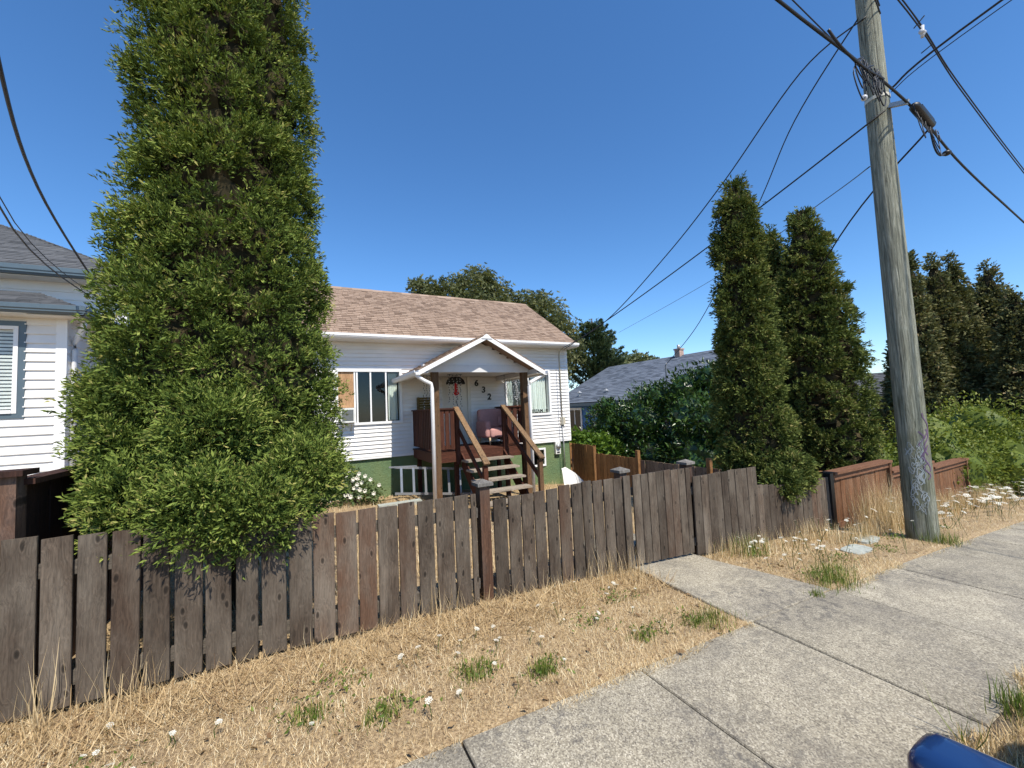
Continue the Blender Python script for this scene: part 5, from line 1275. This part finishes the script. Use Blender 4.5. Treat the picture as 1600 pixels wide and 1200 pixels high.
# green tufts: individuals
def tuft(x, y, n, h, spread, label):
    X = rng.normal(x, spread, n); Y = rng.normal(y, spread * .7, n)
    me = blades('grass_tuft', 'green_blade', X, Y, h * rng.uniform(.5, 1.1, n), rng.uniform(.004, .007, n), np.abs(rng.normal(.5, .3, n)), rng.random(n))
    return tag(link('grass_tuft', me, 'green_blade'), label, 'grass tuft', kind=None)
tuft(1.42, 2.42, 170, .12, .05, 'dark green grass tuft in the verge nearest the first sidewalk joint')
tuft(1.02, 2.62, 150, .11, .07, 'green grass tuft left of the darkest one, mid verge')
tuft(.40, 2.50, 110, .10, .06, 'small green tuft in the verge left of the other two')
tuft(.05, 2.72, 120, .10, .06, 'green weed patch among white flowers in the left verge')
tuft(2.95, 2.32, 260, .11, .11, 'green patch at the point of verge left of the concrete path')
tuft(2.3, 2.42, 100, .10, .06, 'thin green tuft halfway along the left verge edge')
tuft(4.72, 2.26, 380, .13, .14, 'green clump at the verge corner right of the concrete path')
tuft(5.1, 2.40, 180, .12, .14, 'green tuft just beyond the verge corner clump')
tuft(4.22, 2.15, 70, .08, .04, 'tiny tuft growing in the joint where path meets sidewalk')
tuft(5.0, 3.3, 200, .28, .16, 'tall green grass against the grey fence right of the gate')
tuft(7.55, 2.25, 220, .18, .12, 'weeds around the foot of the utility pole')
tuft(3.55, .80, 220, .17, .07, 'green tuft at the sidewalk edge beside the car shadow')
tuft(3.0, .88, 14, .26, .03, 'thin dark weed at the sidewalk edge above the car mirror')
# wild carrot flowers: stem + flat head, individuals
def umbel_mesh(seed):
    rg = random.Random(seed); m = MB()
    for k in range(26):
        a = k * 2.4; r = .032 * math.sqrt(k / 26); x, y = r * math.cos(a), r * math.sin(a); z = .012 - 6 * r * r + rg.uniform(-.002, .002); s = .0052 + rg.uniform(0, .0016)
        m.add([(x - s, y, z), (x, y - s, z + .002), (x + s, y, z), (x, y + s, z + .002)], [(0, 1, 2, 3)])
    return m.mesh('flower_head')
def stem_mesh(seed):
    rg = random.Random(seed); m = MB(); m.tube([(0, 0, -1), (.05 * rg.uniform(-1, 1), .02, -.5), (0, 0, -.03)], .0025, 4)
    for k in range(7): a = k * .9; m.tube([(0, 0, -.03), (.026 * math.cos(a), .026 * math.sin(a), .004)], .0009, 3)
    return m.mesh('stem')
UM = [umbel_mesh(k) for k in range(4)]; SM = [stem_mesh(k + 9) for k in range(3)]
for me_ in UM: me_.materials.append(MAT['petal'])
for me_ in SM: me_.materials.append(MAT['green_blade'])
def flower(x, y, h, s, label, group):
    root = bpy.data.objects.new('wild_carrot', None); COL.objects.link(root); root.empty_display_size = .05
    z = float(gz(x, y)); root.location = (x, y, z + h); root.rotation_euler = (random.uniform(-.55, .35), random.uniform(-.35, .35), random.uniform(0, 6))
    tag(root, label, 'wildflower', group)
    hd = bpy.data.objects.new('flower_head', random.choice(UM)); COL.objects.link(hd); hd.parent = root; hd.scale = (s, s, s)
    st_ = bpy.data.objects.new('stem', random.choice(SM)); COL.objects.link(st_); st_.parent = root; st_.scale = (1, 1, h + .02)
for k in range(46):
    x = random.uniform(-1.6, 3.1); y = random.uniform(2.3, 3.25)
    flower(x, y, random.uniform(.03, .12), random.uniform(.28, .72), 'white flat topped wildflower in the dry verge left of the path', 'wildflowers left of the path')
for k in range(62):
    x = random.choice([random.gauss(5.0, .35), random.uniform(4.5, 7.4), random.uniform(4.6, 7.2)]); y = random.uniform(2.35, 3.35)
    flower(x, y, random.uniform(.06, .36), random.uniform(.4, .85), 'white flat topped wildflower between the path and the pole', 'wildflowers between path and pole')
for k in range(220):
    x = random.uniform(8.0, 16.5); y = random.uniform(2.3, 3.35)
    flower(x, y, random.uniform(.12, .42), random.uniform(.85, 1.6), 'white flat topped wildflower in the dense drift beyond the pole', 'wildflowers beyond the pole')
# flat covers and stones in the verge
def flat_stone(x, y, rx_, ry_, label, name='utility_cover'):
    m = MB(); n_ = 10; z = float(gz(x, y)) + .012
    ring = [(x + rx_ * math.copysign(abs(math.cos(2 * math.pi * k / n_)) ** .5, math.cos(2 * math.pi * k / n_)), y + ry_ * math.copysign(abs(math.sin(2 * math.pi * k / n_)) ** .5, math.sin(2 * math.pi * k / n_)), z - .04) for k in range(n_)]
    m.prism(ring, (0, 0, .055)); return tag(m.build(name, 'stone'), label, 'cover')
flat_stone(6.27, 2.68, .21, .12, 'pale green utility cover set in the verge, nearer one')
flat_stone(6.95, 2.85, .21, .11, 'pale utility cover set in the verge behind the green one')
flat_stone(-.42, 2.33, .12, .07, 'dark flat stone at the bottom left verge edge', 'flat_stone')

# ------------------------------------------------------------------ move each Empty to the base of its thing
bpy.context.view_layer.update()
for o in list(S.objects):
    if o.type == 'EMPTY' and o.parent is None and o.children and o.location.length < 1e-6:
        P = []
        def walkc(q):
            for c in q.children:
                if c.type == 'MESH':
                    P.extend([c.matrix_world @ Vector(b) for b in c.bound_box])
                walkc(c)
        walkc(o)
        lo = Vector([min(p[i] for p in P) for i in range(3)]); hi = Vector([max(p[i] for p in P) for i in range(3)])
        b = Vector(((lo.x + hi.x) / 2, (lo.y + hi.y) / 2, lo.z))
        o.location = b
        for c in o.children: c.location = c.location - b
